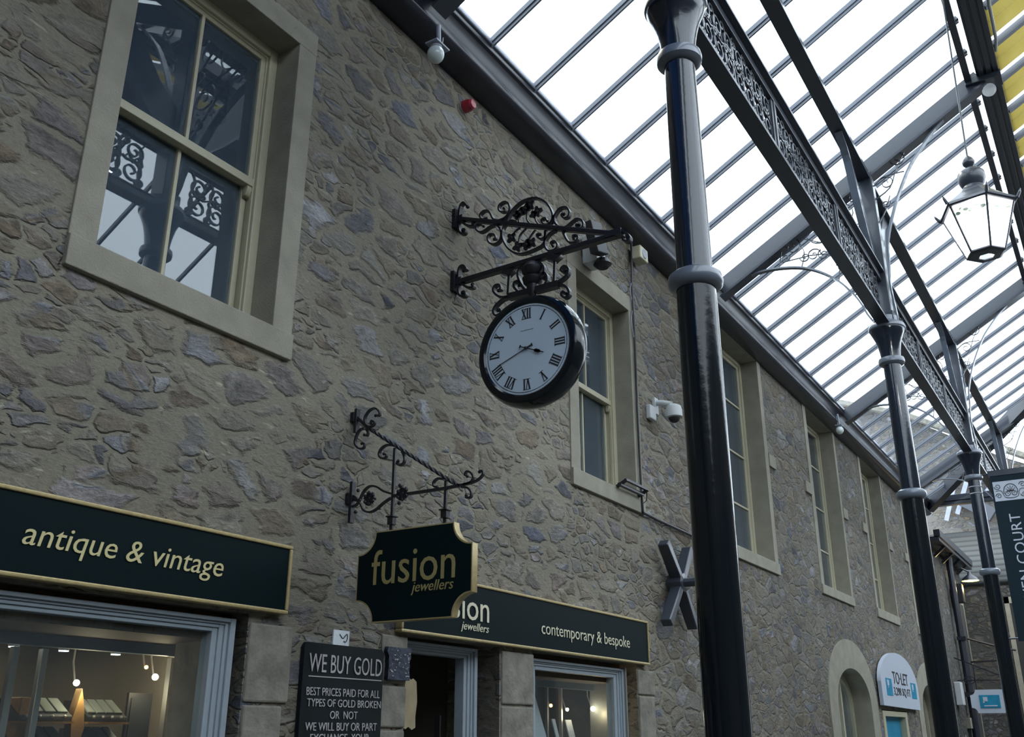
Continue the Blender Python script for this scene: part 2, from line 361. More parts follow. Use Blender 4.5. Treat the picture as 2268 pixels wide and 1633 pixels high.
def thing(name, label, cat, loc=(0,0,0), group=None, kind=None):
    o = bpy.data.objects.new(name, None); COL.objects.link(o); o.location = loc; o.empty_display_size = .1
    WORLD[o.name] = Vector(loc)
    return tag(o, label, cat, group, kind)
def text(body, plane, box, depth, mat, parent, name='lettering', shear=0, weight=.0, spacing=1.0, flip=False, rot90=False, thick=.004):
    """lettering fitted to box (u0, u1, v0, v1) on the plane at depth"""
    cu = bpy.data.curves.new('t', 'FONT'); cu.body = body; cu.size = 1; cu.shear = shear; cu.offset = weight; cu.space_character = spacing
    cu.extrude = .01
    cu.resolution_u = 3
    ob = bpy.data.objects.new('t', cu); me = bpy.data.meshes.new_from_object(ob)
    bpy.data.objects.remove(ob); bpy.data.curves.remove(cu)
    co = np.array([v.co[:] for v in me.vertices])
    if rot90: co = np.stack([-co[:,1], co[:,0], co[:,2]], 1)
    mn, mx = co.min(0), co.max(0)
    u0, u1, v0, v1 = box
    for i, v in enumerate(me.vertices):
        u = u0 + (co[i,0]-mn[0])/(mx[0]-mn[0])*(u1-u0); vv = v0 + (co[i,1]-mn[1])/(mx[1]-mn[1])*(v1-v0)
        w_ = (co[i,2]-mn[2])/(mx[2]-mn[2])*thick
        v.co = {'xz': (u, depth-w_, vv), 'yz': (depth-w_, u, vv)}[plane]
    ob = bpy.data.objects.new(name, me); COL.objects.link(ob); me.materials.append(M[mat])
    b = bmesh.new(); b.from_mesh(me); bmesh.ops.recalc_face_normals(b, faces=b.faces); b.to_mesh(me); b.free()
    if parent: ob.parent = parent; ob.matrix_parent_inverse = Matrix.Translation(-WORLD.get(parent.name, Vector((0,0,0))))
    return ob
def rect(x0, x1, z0, z1): return [(x0,z0),(x1,z0),(x1,z1),(x0,z1)]
CLOCK= [('topbar', [(-0.064, 5.737), (-1.504, 5.179)]), ('lowbar', [(-0.088, 5.137), (-1.526, 5.162)]), ('endcurl', [(-1.557, 5.198), (-1.607, 5.154), (-1.637, 5.107), (-1.625, 5.077), (-1.589, 5.091), (-1.583, 5.123)]), ('arc', [(-0.533, 5.563), (-0.585, 5.655), (-0.687, 5.715), (-0.814, 5.707), (-0.913, 5.632), (-0.968, 5.522), (-0.963, 5.451), (-0.918, 5.429), (-0.878, 5.453), (-0.87, 5.487), (-0.903, 5.494), (-0.919, 5.465)]), ('arc', [(-0.901, 5.374), (-0.892, 5.273), (-0.818, 5.239), (-0.669, 5.232), (-0.56, 5.302), (-0.5, 5.408), (-0.491, 5.493), (-0.525, 5.549), (-0.576, 5.567), (-0.619, 5.55)]), ('arc', [(-0.455, 5.603), (-0.525, 5.615), (-0.563, 5.67), (-0.554, 5.731), (-0.515, 5.764), (-0.467, 5.754), (-0.453, 5.721), (-0.468, 5.687), (-0.507, 5.671), (-0.52, 5.692), (-0.498, 5.711)]), ('arc', [(-0.455, 5.603), (-0.403, 5.631), (-0.376, 5.685), (-0.349, 5.727), (-0.304, 5.741), (-0.268, 5.718), (-0.273, 5.682), (-0.305, 5.66), (-0.327, 5.67)]), ('arc', [(-0.412, 5.574), (-0.359, 5.569), (-0.307, 5.547), (-0.262, 5.551), (-0.226, 5.591), (-0.23, 5.628), (-0.261, 5.627), (-0.297, 5.6)]), ('arc', [(-0.421, 5.58), (-0.469, 5.524), (-0.482, 5.463), (-0.465, 5.41), (-0.413, 5.392), (-0.361, 5.423), (-0.347, 5.477), (-0.369, 5.499), (-0.413, 5.483), (-0.426, 5.446), (-0.404, 5.444)]), ('arc', [(-0.958, 5.405), (-0.975, 5.456), (-1.001, 5.504), (-1.042, 5.54), (-1.098, 5.531), (-1.125, 5.483), (-1.112, 5.443), (-1.072, 5.443), (-1.052, 5.477), (-1.073, 5.486)]), ('arc', [(-0.984, 5.493), (-0.991, 5.427), (-1.038, 5.369), (-1.094, 5.357), (-1.142, 5.382), (-1.19, 5.4), (-1.236, 5.37), (-1.246, 5.328), (-1.226, 5.306), (-1.188, 5.326), (-1.185, 5.35), (-1.208, 5.343)]), ('arc', [(-1.061, 5.327), (-1.084, 5.266), (-1.114, 5.214), (-1.161, 5.197), (-1.193, 5.219), (-1.19, 5.251), (-1.155, 5.261), (-1.154, 5.234)]), ('arc', [(-0.998, 5.354), (-0.941, 5.338), (-0.9, 5.287), (-0.899, 5.232), (-0.931, 5.187), (-0.987, 5.184), (-1.012, 5.216), (-0.988, 5.258), (-0.952, 5.256), (-0.964, 5.225)]), ('arc', [(-0.905, 5.381), (-0.905, 5.333), (-0.876, 5.313), (-0.839, 5.328), (-0.823, 5.364), (-0.852, 5.364)]), ('thin', [(-0.661, 5.509), (-0.645, 5.555), (-0.653, 5.601)]), ('thin', [(-0.762, 5.475), (-0.725, 5.539), (-0.729, 5.603), (-0.755, 5.644)]), ('thin', [(-0.845, 5.442), (-0.812, 5.496), (-0.804, 5.548), (-0.825, 5.59)]), ('thin', [(-0.661, 5.48), (-0.611, 5.458), (-0.585, 5.409)]), ('thin', [(-0.72, 5.459), (-0.661, 5.411), (-0.644, 5.343)]), ('thin', [(-0.803, 5.418), (-0.761, 5.374), (-0.728, 5.328)]), ('leaf', [(-0.657, 5.621), (-0.755, 5.661), (-0.825, 5.582), (-0.713, 5.641), (-0.577, 5.411), (-0.636, 5.313), (-0.719, 5.306), (-0.765, 5.309), (-0.788, 5.565), (-0.628, 5.605)]), ('wall1', [(-0.05, 5.741), (-0.049, 5.801), (-0.061, 5.867), (-0.093, 5.887), (-0.13, 5.841)]), ('wall1', [(-0.036, 5.745), (-0.002, 5.833), (0.026, 5.829), (0.016, 5.795)]), ('wall1', [(-0.046, 5.742), (-0.048, 5.647), (-0.068, 5.595), (-0.109, 5.587), (-0.112, 5.62), (-0.085, 5.624)]), ('wall1', [(-0.069, 5.709), (-0.144, 5.645), (-0.207, 5.63), (-0.189, 5.661)]), ('wall2', [(-0.056, 5.145), (-0.054, 5.227), (-0.071, 5.272), (-0.107, 5.275), (-0.134, 5.239), (-0.103, 5.235)]), ('wall2', [(-0.056, 5.137), (0.017, 5.197), (0.028, 5.232), (-0.009, 5.235), (-0.041, 5.198)]), ('wall2', [(-0.056, 5.145), (-0.059, 5.047), (-0.082, 5.001), (-0.131, 4.993), (-0.121, 5.031), (-0.095, 5.03)]), ('wall2', [(-0.065, 5.134), (-0.147, 5.065), (-0.209, 5.049), (-0.195, 5.081)]), ('rod', [(-0.556, 5.096), (-0.544, 4.903)]), ('rod', [(-0.982, 5.107), (-0.97, 4.895)]), ('arm', [(-0.553, 4.877), (-0.782, 4.874), (-1.013, 4.877)]), ('scroll', [(-0.95, 4.885), (-1.029, 4.896), (-1.093, 4.932), (-1.105, 4.982), (-1.071, 5.014), (-1.039, 4.992), (-1.058, 4.964), (-1.078, 4.974)]), ('scroll', [(-0.998, 4.877), (-1.06, 4.85), (-1.098, 4.81), (-1.108, 4.763), (-1.073, 4.742), (-1.039, 4.773), (-1.055, 4.799), (-1.078, 4.778)]), ('scroll', [(-0.627, 4.882), (-0.519, 4.881), (-0.452, 4.91), (-0.409, 4.967), (-0.425, 5.007), (-0.468, 5.004), (-0.481, 4.965), (-0.451, 4.961)]), ('scroll', [(-0.586, 4.873), (-0.502, 4.866), (-0.435, 4.828), (-0.411, 4.779), (-0.436, 4.739), (-0.478, 4.748), (-0.478, 4.783), (-0.448, 4.786)]), ('scroll', [(-0.701, 4.91), (-0.66, 4.99), (-0.644, 5.057), (-0.665, 5.107), (-0.718, 5.112), (-0.747, 5.069), (-0.718, 5.053), (-0.698, 5.07)]), ('scroll', [(-0.652, 4.891), (-0.611, 4.948), (-0.611, 4.987), (-0.644, 4.994), (-0.664, 4.966), (-0.648, 4.958)]), ('scroll', [(-0.884, 4.987), (-0.885, 5.056), (-0.841, 5.11), (-0.792, 5.112), (-0.78, 5.068), (-0.808, 5.037), (-0.828, 5.055)]), ('scroll', [(-0.879, 4.881), (-0.915, 4.932), (-0.904, 4.989), (-0.872, 5.005), (-0.852, 4.983), (-0.872, 4.959), (-0.884, 4.967)]), ('fin', [(-0.775, 4.992), (-0.776, 5.054), (-0.774, 4.899), (-0.774, 4.846)])]
FUS= [('plate1', [(-0.023, 3.695), (-0.02, 3.521)]), ('peg1', [(0.049, 3.635), (-0.135, 3.553)]), ('twist', [(-0.136, 3.547), (-0.895, 3.047)]), ('arc', [(-0.128, 3.554), (-0.11, 3.605), (-0.125, 3.644), (-0.157, 3.669), (-0.2, 3.672), (-0.235, 3.643), (-0.24, 3.615), (-0.204, 3.619)]), ('arc', [(-0.151, 3.545), (-0.187, 3.551), (-0.2, 3.572), (-0.173, 3.587), (-0.167, 3.57)]), ('arc', [(-0.114, 3.542), (-0.07, 3.537), (-0.041, 3.491), (-0.037, 3.445), (-0.073, 3.407), (-0.113, 3.404), (-0.122, 3.432), (-0.096, 3.438)]), ('arc', [(-0.126, 3.537), (-0.146, 3.51), (-0.14, 3.487), (-0.114, 3.497)]), ('arc', [(-0.375, 3.381), (-0.319, 3.393), (-0.273, 3.377), (-0.254, 3.342), (-0.267, 3.315), (-0.303, 3.304), (-0.319, 3.324), (-0.294, 3.336)]), ('arc', [(-0.448, 3.331), (-0.47, 3.293), (-0.469, 3.254), (-0.439, 3.236), (-0.41, 3.254), (-0.42, 3.27)]), ('arc', [(-0.791, 3.097), (-0.746, 3.106), (-0.717, 3.088), (-0.718, 3.061), (-0.744, 3.053)]), ('post', [(-0.387, 3.362), (-0.39, 2.896)]), ('post', [(-0.812, 3.087), (-0.811, 2.896)]), ('lowbar', [(-0.381, 3.038), (-0.793, 3.036), (-0.92, 3.041)]), ('arc', [(-0.908, 3.042), (-0.995, 3.044), (-1.057, 3.06), (-1.09, 3.087), (-1.087, 3.111), (-1.065, 3.108)]), ('arc', [(-0.945, 3.043), (-1.001, 3.051), (-1.02, 3.08), (-1.0, 3.112), (-0.969, 3.122), (-0.957, 3.102), (-0.973, 3.092)]), ('arc', [(-0.933, 3.028), (-0.977, 3.018), (-1.006, 2.988), (-1.003, 2.957), (-0.972, 2.955), (-0.969, 2.971)]), ('arc', [(-0.373, 3.056), (-0.31, 3.08), (-0.251, 3.116), (-0.194, 3.129), (-0.152, 3.112), (-0.126, 3.081), (-0.107, 3.044)]), ('arc', [(-0.375, 3.028), (-0.314, 3.002), (-0.254, 2.966), (-0.199, 2.953), (-0.148, 2.972), (-0.124, 3.008), (-0.101, 3.034)]), ('rosette', [(-0.193, 3.045), (-0.47, 3.044)]), ('ball', [(-0.088, 3.114), (-0.077, 2.969), (-0.443, 3.102), (-0.442, 2.985)]), ('plate2', [(-0.01, 3.178), (-0.014, 2.898)]), ('peg2', [(0.062, 3.064), (-0.108, 3.038)]), ('arc', [(-0.024, 3.088), (-0.069, 3.071), (-0.1, 3.039)]), ('arc', [(-0.031, 3.008), (-0.074, 3.014), (-0.101, 3.034)]), ('clamp', [(-0.387, 2.88), (-0.811, 2.875)]), ('strap', [(-0.39, 2.896), (-0.392, 2.825)]), ('strap', [(-0.811, 2.896), (-0.81, 2.823)])]
SIGN_OUTLINE = [(-0.309, 2.811), (-0.903, 2.807), (-0.916, 2.739), (-0.967, 2.684), (-1.039, 2.663), (-1.039, 2.38), (-0.958, 2.355), (-0.895, 2.307), (-0.875, 2.238), (-0.302, 2.253), (-0.273, 2.327), (-0.214, 2.382), (-0.145, 2.399), (-0.144, 2.669), (-0.23, 2.683), (-0.295, 2.735)]

def dup(o, parent=None, loc=None, label=None, group=None):
    c = o.copy(); COL.objects.link(c)
    if parent: c.parent = parent; c.matrix_parent_inverse = o.matrix_parent_inverse.copy()
    if loc is not None: c.location = loc
    if label: c['label'] = label
    if group: c['group'] = group
    for ch in [x for x in bpy.data.objects if x.parent == o]:
        dup(ch, c)
    return c
def ell(cx, cz, a, b, t0, t1, n=20):
    return [(cx + a*math.cos(t0+(t1-t0)*i/n), cz + b*math.sin(t0+(t1-t0)*i/n)) for i in range(n+1)]

# ------------------------------------------------------------------ setting: walls, ground, far buildings
WIN = [ # n, outer x0,x1, z0, opening x0,x1,z0,z1, top of lintel
 (1, 2.52, 4.145, 3.84, 2.685, 3.975, 4.02, 6.24, 6.42),
 (2, 7.95, 9.60, 3.83, 8.14, 9.43, 4.00, 6.22, 6.41),
 (3, 12.42, 14.40, 3.79, 12.60, 14.24, 3.96, 7.17, 7.3),
 (4, 16.75, 18.93, 3.80, 16.94, 18.80, 3.96, 7.17, 7.3),
 (5, 20.84, 22.97, 3.80, 21.02, 22.88, 3.98, 7.17, 7.3),
 (6, 25.10, 27.20, 3.80, 25.28, 27.05, 3.98, 7.17, 7.3)]
def arch_loop(cx, hw, rise, spring, z0, n=20):
    return [(cx+hw, z0)] + ell(cx, spring, hw, rise, 0, PI, n) + [(cx-hw, z0)]
ARCH = [(18.12, 1.16, .58, 2.08), (25.45, 1.16, .58, 2.08)]
XE = 28.2
holes = [rect(x0, x1, z0, zt if zt < 7 else 7.29) for (_, x0, x1, z0, a, b, c, d, zt) in WIN]
holes += [arch_loop(cx, hw+.52, r+.49, s, .5) for cx, hw, r, s in ARCH]
holes += [rect(.2, 4.02, .55, 2.24), rect(5.50, 6.70, .02, 2.24), rect(7.22, 9.25, .55, 2.24), rect(20.15, 22.4, .02, 2.02)]
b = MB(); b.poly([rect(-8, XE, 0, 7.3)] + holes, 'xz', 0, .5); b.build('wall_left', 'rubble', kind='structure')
# stonework between the lower openings of the near shop: rough squared blocks
b = MB()
for x0, x1, zs in ((6.72, 7.21, (0, .5, .95, 1.42, 1.8, 2.22)), (5.22, 5.50, (0, .42, .9, 1.33, 1.62, 1.9, 2.23)), (9.26, 9.62, (0, .5, 1.0, 1.4, 1.95, 2.2)), (4.03, 4.36, (0, .55, 1.0, 1.3, 1.75, 2.2))):
    for i in range(len(zs)-1):
        j = random.uniform(0, .05)
        b.box((x0 + (.0 if x0 > 5.3 and x0 < 9 else 0), -.012-j*.2, zs[i]+.008), (x1 + (random.uniform(-.05, .05) if x0 > 9 or x0 < 5 else 0), .3, zs[i+1]-.008))
b.build('trim_1', 'ashlar_old', bevel=.012, kind='structure')
b = MB(); b.box((-8, -12, -.3), (60, 3, 0)); b.build('floor', 'paving', kind='structure')
b = MB(); b.box((-8, 4.2, 0), (XE, 4.4, 7.3)); b.build('wall_back', 'room', kind='structure')
b = MB(); b.box((-8, .5, 2.92), (XE, 4.2, 3.1)); b.box((-8, .5, 7.32), (XE, 4.2, 7.5))
b.build('ceiling', 'dark', kind='structure')
b = MB(); b.box((XE-.4, .5, 0), (XE, 4.2, 7.3)); b.box((-8, .5, 0), (-7.8, 4.2, 7.3)); b.box((10.6, .5, 0), (10.75, 4.2, 7.3)); b.box((5.35, .5, 3.1), (5.5, 4.2, 7.3))
b.build('wall_partition', 'room', kind='structure')
b = MB(); b.box((-8, -11.9, 0), (40, -11.5, 7.7)); b.build('wall_right', 'far_stone', kind='structure')
b = MB(); b.box((-8.4, -11.9, 0), (-8.02, .5, 9.3)); b.build('wall_sky_block', 'far_stone', kind='structure')  # unseen end wall, added to keep open sky out of the column reflections
b = MB()  # slate roof of the long building, behind the gutter
b.poly([[(-.02, 7.5), (4.4, 10.0), (4.4, 9.8), (.1, 7.42)]], 'yz', -8, XE); b.build('slate_roof', 'slates', kind='structure')

# lower building beyond, in line
fb = thing('far_stone_building', 'lower stone building beyond the end of the glass canopy, behind the second column', 'building', (31, 0, 0))
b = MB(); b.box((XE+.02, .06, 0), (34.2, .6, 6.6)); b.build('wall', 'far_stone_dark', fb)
b = MB(); b.box((XE+.05, -.34, 6.5), (34.2, .1, 6.62)); b.box((XE+.05, -.38, 6.6), (34.2, -.22, 6.8)); b.build('eave_gutter', 'gutter', fb)
b = MB()
for x in (29.3, 30.6, 31.9, 33.2): b.beam((x, 0, 6.25), (x, -.3, 6.5), .07, .07)
b.build('eave_bracket', 'gutter', fb)
b = MB(); b.box((32.3, .0, .0), (33.6, .1, 5.6)); b.build('door_surround', 'ashlar', fb)
b = MB(); b.box((32.55, -.02, .0), (33.3, .08, 5.3)); b.build('door_panel', 'dark', fb)
b = MB(); b.box((30.9, -.02, 1.0), (32.0, .1, 1.72)); b.build('window', 'dark', fb)
b = MB(); b.box((30.8, -.05, 1.72), (32.1, .1, 2.0)); b.build('window_lintel', 'ashlar', fb)
cbld = thing('cross_building', 'stone building with a slate roof closing the far end of the court', 'building', (34, 0, 0))
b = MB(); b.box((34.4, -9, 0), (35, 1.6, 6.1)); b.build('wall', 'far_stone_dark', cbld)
b = MB(); b.poly([[(34.3, 6.15), (38.2, 8.45), (38.2, 8.3), (34.36, 6.0)]], 'xz', -9, 1.5); b.build('slate_roof', 'slates', cbld)
for y in (-1.45, -2.6):
    b = MB(); b.box((34.3, y-.22, 2.2), (34.45, y+.22, 5.4)); w_ = b.build('window', 'dark', cbld)
    b = MB(); b.box((34.28, y+.22, 2.0), (34.45, y+.36, 5.6)); b.box((34.28, y-.36, 2.0), (34.45, y-.22, 5.6)); b.box((34.28, y-.36, 5.4), (34.45, y+.36, 5.6)); b.build('window_surround', 'ashlar', w_)
gb = thing('gabled_stone_building', 'tall stone building with a sloping gable seen through the canopy glass', 'building', (40, 0, 0))
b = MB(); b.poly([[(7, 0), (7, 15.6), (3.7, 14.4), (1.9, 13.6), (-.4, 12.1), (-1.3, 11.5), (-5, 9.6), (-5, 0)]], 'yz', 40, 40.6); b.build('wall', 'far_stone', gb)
b = MB(); b.beam((39.9, 7, 15.65), (39.9, 1.9, 13.68), .5, .18); b.beam((39.9, 1.9, 13.68), (39.9, -5, 9.7), .5, .18); b.build('gable_coping', 'ashlar_old', gb)
b = MB()
for i in range(4):
    b.beam((39.7, .9-i*.42, 9.2+.2*i), (39.7, -.1-i*.30, 12.0-.5*i), .1, .16)
b.build('light_streak_bar', 'lead', gb)  # pale bars added to stand for streaks of light on glass
b = MB(); b.beam((39.6, .2, 9.9), (39.6, -.75, 9.2), .3, .5); b.build('sheet_panel', 'slate_paint', gb)

# ------------------------------------------------------------------ sash and casement windows
def window(n, x0, x1, z0, a, b_, c, d, zt):
    W = thing('window_%d' % n, None, None, ((x0+x1)/2, 0, z0), kind='structure')
    dp = .20 if n < 3 else .25
    top = min(zt, 7.3)
    m_ = MB(); m_.box((x0, -.035, z0), (x1, dp+.02, c)); m_.build('window_sill', 'ashlar', W, bevel=.006)
    for xa, xb, in ((x0, a), (b_, x1)):
        m_ = MB(); m_.box((xa, -.014, c), (xb, dp+.16, d)); m_.build('window_jamb', 'ashlar', W, bevel=.005)
    m_ = MB(); m_.box((x0-.005, -.014, d), (x1+.005, dp+.16, top)); m_.build('window_lintel', 'ashlar', W, bevel=.005)
    if n >= 3:
        for xa, xb in ((x0-.36, x0-.004), (x1+.004, x1+.33)):
            m_ = MB(); m_.box((xa, -.03, 5.48), (xb, .1, 5.68)); m_.build('quoin_block', 'ashlar', W, bevel=.006)
    # outer box frame
    def frame(xa, xb, za, zb, y0, y1, wd, bot=None):
        q = MB(); bo = bot or wd
        q.box((xa, y0, za), (xa+wd, y1, zb)); q.box((xb-wd, y0, za), (xb, y1, zb)); q.box((xa+wd, y0, zb-wd), (xb-wd, y1, zb)); q.box((xa+wd, y0, za), (xb-wd, y1, za+bo)); return q
    F = frame(a, b_, c, d, dp, dp+.14, .07).build('frame', 'cream', W, bevel=.006)
    frame(a+.07, b_-.07, c+.07, d-.07, dp+.025, dp+.05, .012).build('frame_bead', 'cream', F)
    mid = (c+d)/2 - .02
    if n < 3:
        for nm, za, zb, y0 in (('upper_sash', mid-.02, d-.07, dp+.035), ('lower_sash', c+.07, mid+.03, dp+.085)):
            q = frame(a+.075, b_-.075, za, zb, y0, y0+.04, .045, .05)
            q.box(((a+b_)/2-.013, y0, za+.04), ((a+b_)/2+.013, y0+.035, zb-.04))
            S_ = q.build(nm, 'cream', W, bevel=.004)
            g = MB(); g.box((a+.1, y0+.018, za+.03), (b_-.1, y0+.022, zb-.03)); g.build('glass_pane', 'window_glass', S_)
            if nm == 'upper_sash':
                h_ = MB()
                for xx in (a+.08, b_-.12): h_.poly([[(y0, za), (y0+.04, za), (y0+.035, za-.09), (y0+.01, za-.07), (y0-.005, za-.03)]], 'yz', xx, xx+.04)
                h_.build('sash_horn', 'cream', S_)
                r_ = MB(); r_.box((a+.075, y0-.012, za-.005), (b_-.075, y0+.045, za+.055)); r_.build('meeting_rail', 'cream', S_, bevel=.004)
    else:
        q = frame(a+.075, b_-.075, c+.075, d-.07, dp+.03, dp+.07, .05)
        q.box(((a+b_)/2-.02, dp+.03, c+.1), ((a+b_)/2+.02, dp+.065, d-.1))
        for k in range(1, 4):
            zz = c + (d-c)*k/4; q.box((a+.1, dp+.03, zz-.015), (b_-.1, dp+.062, zz+.015))
        S_ = q.build('casement', 'cream', W, bevel=.004)
        g = MB(); g.box((a+.1, dp+.048, c+.1), (b_-.1, dp+.052, d-.1)); g.build('glass_pane', 'window_glass', S_)
    # lining of the reveal inside
    q = MB(); q.box((a-.1, dp+.14, c), (a, .7, d)); q.box((b_, dp+.14, c), (b_+.1, .7, d)); q.build('inner_lining', 'room', W)
for wv in WIN: window(*wv)

def arched(n, cx, hw, rise, spring):
    W = thing('window_%d' % n, None, None, (cx, 0, .5), kind='structure')
    outer = [(cx+hw+.52, 0.5), (cx+hw+.52, spring)] + ell(cx, spring, hw+.52, rise+.49, 0, PI)[1:] + [(cx-hw-.52, .5)]
    inner = [(cx-hw, .55)] + ell(cx, spring, hw, rise, PI, 0) + [(cx+hw, .55)]
    full = outer + [(cx-hw, .5)] + inner[1:-1] + [(cx+hw, .5)]
    q = MB(); q.poly([full], 'xz', -.02, .5); q.build('arch_surround', 'ashlar', W, bevel=.006)
    q = MB(); inner2 = ell(cx, spring, hw-.10, rise-.10, PI, 0)
    q.poly([[(cx+hw, .55)] + ell(cx, spring, hw, rise, 0, PI) + [(cx-hw, .55), (cx-hw+.10, .55)] + inner2 + [(cx+hw-.10, .55)]], 'xz', .3, .42)
    for xx in (cx-.38, cx+.38):
        q.box((xx-.045, .31, .55), (xx+.045, .40, spring + rise*math.sqrt(1-(.38/hw)**2) - .03))
    q.build('frame', 'cream', W)
    q = MB(); q.poly([arch_loop(cx, hw-.05, rise-.05, spring, .56)], 'xz', .35, .356); q.build('glass_pane', 'window_glass', W)
    q = MB(); q.box((cx-hw+.1, .5, .8), (cx-.5, .52, 1.9)); q.build('blue_poster', 'blue', W)
for i, av in enumerate(ARCH): arched(7+i, *av)

# blue door below the arched letting board
D = thing('door_1', None, None, (21.3, 0, 0), kind='structure')
b = MB(); b.box((20.15, -.02, 0), (20.33, .3, 2.0)); b.box((22.2, -.02, 0), (22.4, .3, 2.0)); b.box((20.33, -.02, 1.9), (22.2, .3, 2.0)); b.build('door_frame', 'cream', D, bevel=.008)
b = MB(); b.box((20.33, .1, .02), (22.2, .16, 1.9)); b.build('door_panel', 'blue', D)

# ------------------------------------------------------------------ canopy
CX = [5.2, 11.95, 18.8, 25.65]; CY = -2.4
zr = lambda y: 7.53 + .57*(-y-.25)
bay = ['near the clock, in front of the second window', 'at the right behind the hanging lantern', 'beside the tall hanging banner', 'at the far end behind the banner']
def column(x, label, group=None):
    C_ = thing('cast_iron_column', label, 'column', (x, CY, 0), group)
    b = MB(); b.lathe([(.24, 0), (.24, .12), (.2, .2), (.17, .55), (.14, .62), (.125, .75), (.124, 4.22)], (x, CY, 0), n=40); b.build('lower_shaft', 'black', C_, True)
    b = MB(); b.lathe([(.124, 4.17), (.150, 4.18), (.168, 4.20), (.172, 4.23), (.165, 4.265), (.14, 4.285), (.11, 4.29)], (x, CY, 0), n=40); b.build('collar_ring', 'ring', C_, True)
    b = MB(); b.lathe([(.112, 4.28), (.104, 5.90)], (x, CY, 0), n=40); b.build('upper_shaft', 'column_top', C_, True)
    b = MB(); b.lathe([(.104, 5.86), (.13, 5.87), (.152, 5.89), (.156, 5.92), (.15, 5.95), (.115, 5.965)], (x, CY, 0), n=40); b.build('neck_ring', 'ring', C_, True)
    b = MB(); b.lathe([(.115, 5.96), (.122, 6.04), (.135, 6.12), (.155, 6.2), (.182, 6.27), (.205, 6.32), (.205, 6.34)], (x, CY, 0), n=40); b.build('capital', 'column_top', C_, True)
    b = MB(); b.lathe([(.2, 6.33), (.218, 6.345), (.222, 6.37), (.21, 6.40), (.17, 6.42), (.15, 6.44), (.15, 6.5)], (x, CY, 0), n=40); b.build('capital_rim', 'ring', C_, True)
    return C_
cl = ['large glossy black iron column nearest the camera, to the right of the clock', 'second black iron column, its capital below the lantern, left of the far lower building',
      'third black iron column with thin banded neck, left edge of the court banner', 'farthest iron column, mostly hidden behind the court banner']
cols_ = [column(x, l) for x, l in zip(CX, cl)]
b = MB()
for z in (5.62, 5.74): b.lathe([(.106, z-.012), (.118, z), (.106, z+.012)], (CX[2], CY, 0), n=32)
b.build('neck_band', 'lead', cols_[2])

def scroll_fill(q, x0, x1, z0, z1, plane, d, wd=.018, th=.016, seed=0, n=16):
    """cast foliage: mirrored spirals with leaves, filling a rectangle"""
    rnd = random.Random(seed); W_ = x1-x0; H = z1-z0; c = (x0+x1)/2; cz = (z0+z1)/2
    def both(pts):
        q.strap(pts, plane, d, wd, th, .6, 2); q.strap([(2*c-u, v) for u, v in pts], plane, d, wd, th, .6, 2)
    k = max(2, int(W_/2/(H*.42)))
    st = W_/2/k
    for i in range(k):
        u = x0 + st*(i+.5); r = min(st, H*.5)*.50
        both(spiral(u, z0+H*.30, r, PI/2, 1.5, 1)); both(spiral(u, z0+H*.72, r*.92, -PI/2, 1.5, -1))
        both([(u-st*.5, z0), (u-st*.3, z0+H*.35), (u-st*.45, cz), (u-st*.25, z1-H*.2), (u-st*.5, z1)])
        both([(u, z0+H*.30+r), (u+st*.25, cz), (u+st*.5, z0+H*.55)])
        for s_ in (-1, 1):
            both(spiral(u+st*.42*s_, z0+H*(.5+.36*s_), r*.42, 0, 1.1, s_, .25, 8))
            both([(u, cz), (u+st*.2*s_, cz+H*.13), (u+st*.34*s_, cz+H*.05)])
    q.strap([(c, z0), (c-.03, cz), (c, z1)], plane, d, wd, th*1.5, 1, 2)
    both(spiral(c+.08, cz, H*.17, PI, 1.2, 1))
def girder(x0, x1, label, group):
    G = thing('lattice_girder', label, 'girder', ((x0+x1)/2, CY, 6.36), group)
    b = MB(); b.box((x0, CY-.075, 6.36), (x1, CY+.075, 6.385)); b.box((x0, CY-.03, 6.385), (x1, CY+.03, 6.46)); b.box((x0, CY-.045, 6.46), (x1, CY+.045, 6.475)); b.build('bottom_chord', 'slate_paint', G, bevel=.004)
    b = MB(); b.box((x0, CY-.085, 7.10), (x1, CY+.085, 7.13)); b.box((x0, CY-.03, 7.0), (x1, CY+.03, 7.10)); b.box((x0, CY-.04, 6.985), (x1, CY+.04, 7.0)); b.build('top_chord', 'slate_paint', G, bevel=.004)
    L_ = (x1-x0); nP = 3
    for i in range(nP):
        a = x0 + L_*i/nP + .06; e = x0 + L_*(i+1)/nP - .06
        if i == 0: a += .12
        if i == nP-1: e -= .12
        q = MB(); scroll_fill(q, a, e, 6.475, 6.985, 'xz', CY, .03, .02, i); q.build('scrollwork_panel', 'slate_paint', G)
        if i: 
            q = MB(); xx = x0+L_*i/nP; q.box((xx-.07, CY-.03, 6.475), (xx+.07, CY+.03, 6.985)); q.box((xx-.015, CY-.04, 6.475), (xx+.015, CY+.04, 6.985)); q.build('divider', 'slate_paint', G, bevel=.004)
    return G
gl_ = ['long pierced iron girder running from the nearest column to the second', 'pierced iron girder between the second and third columns', 'pierced iron girder beyond the third column, above the banner', 'pierced iron girder overhead leading back from the nearest column']
for i in range(3): girder(CX[i]+.1, CX[i+1]-.1, gl_[i], 'pierced girders along the colonnade')
girder(CX[0]-6.7, CX[0]-.1, gl_[3], 'pierced girders along the colonnade')

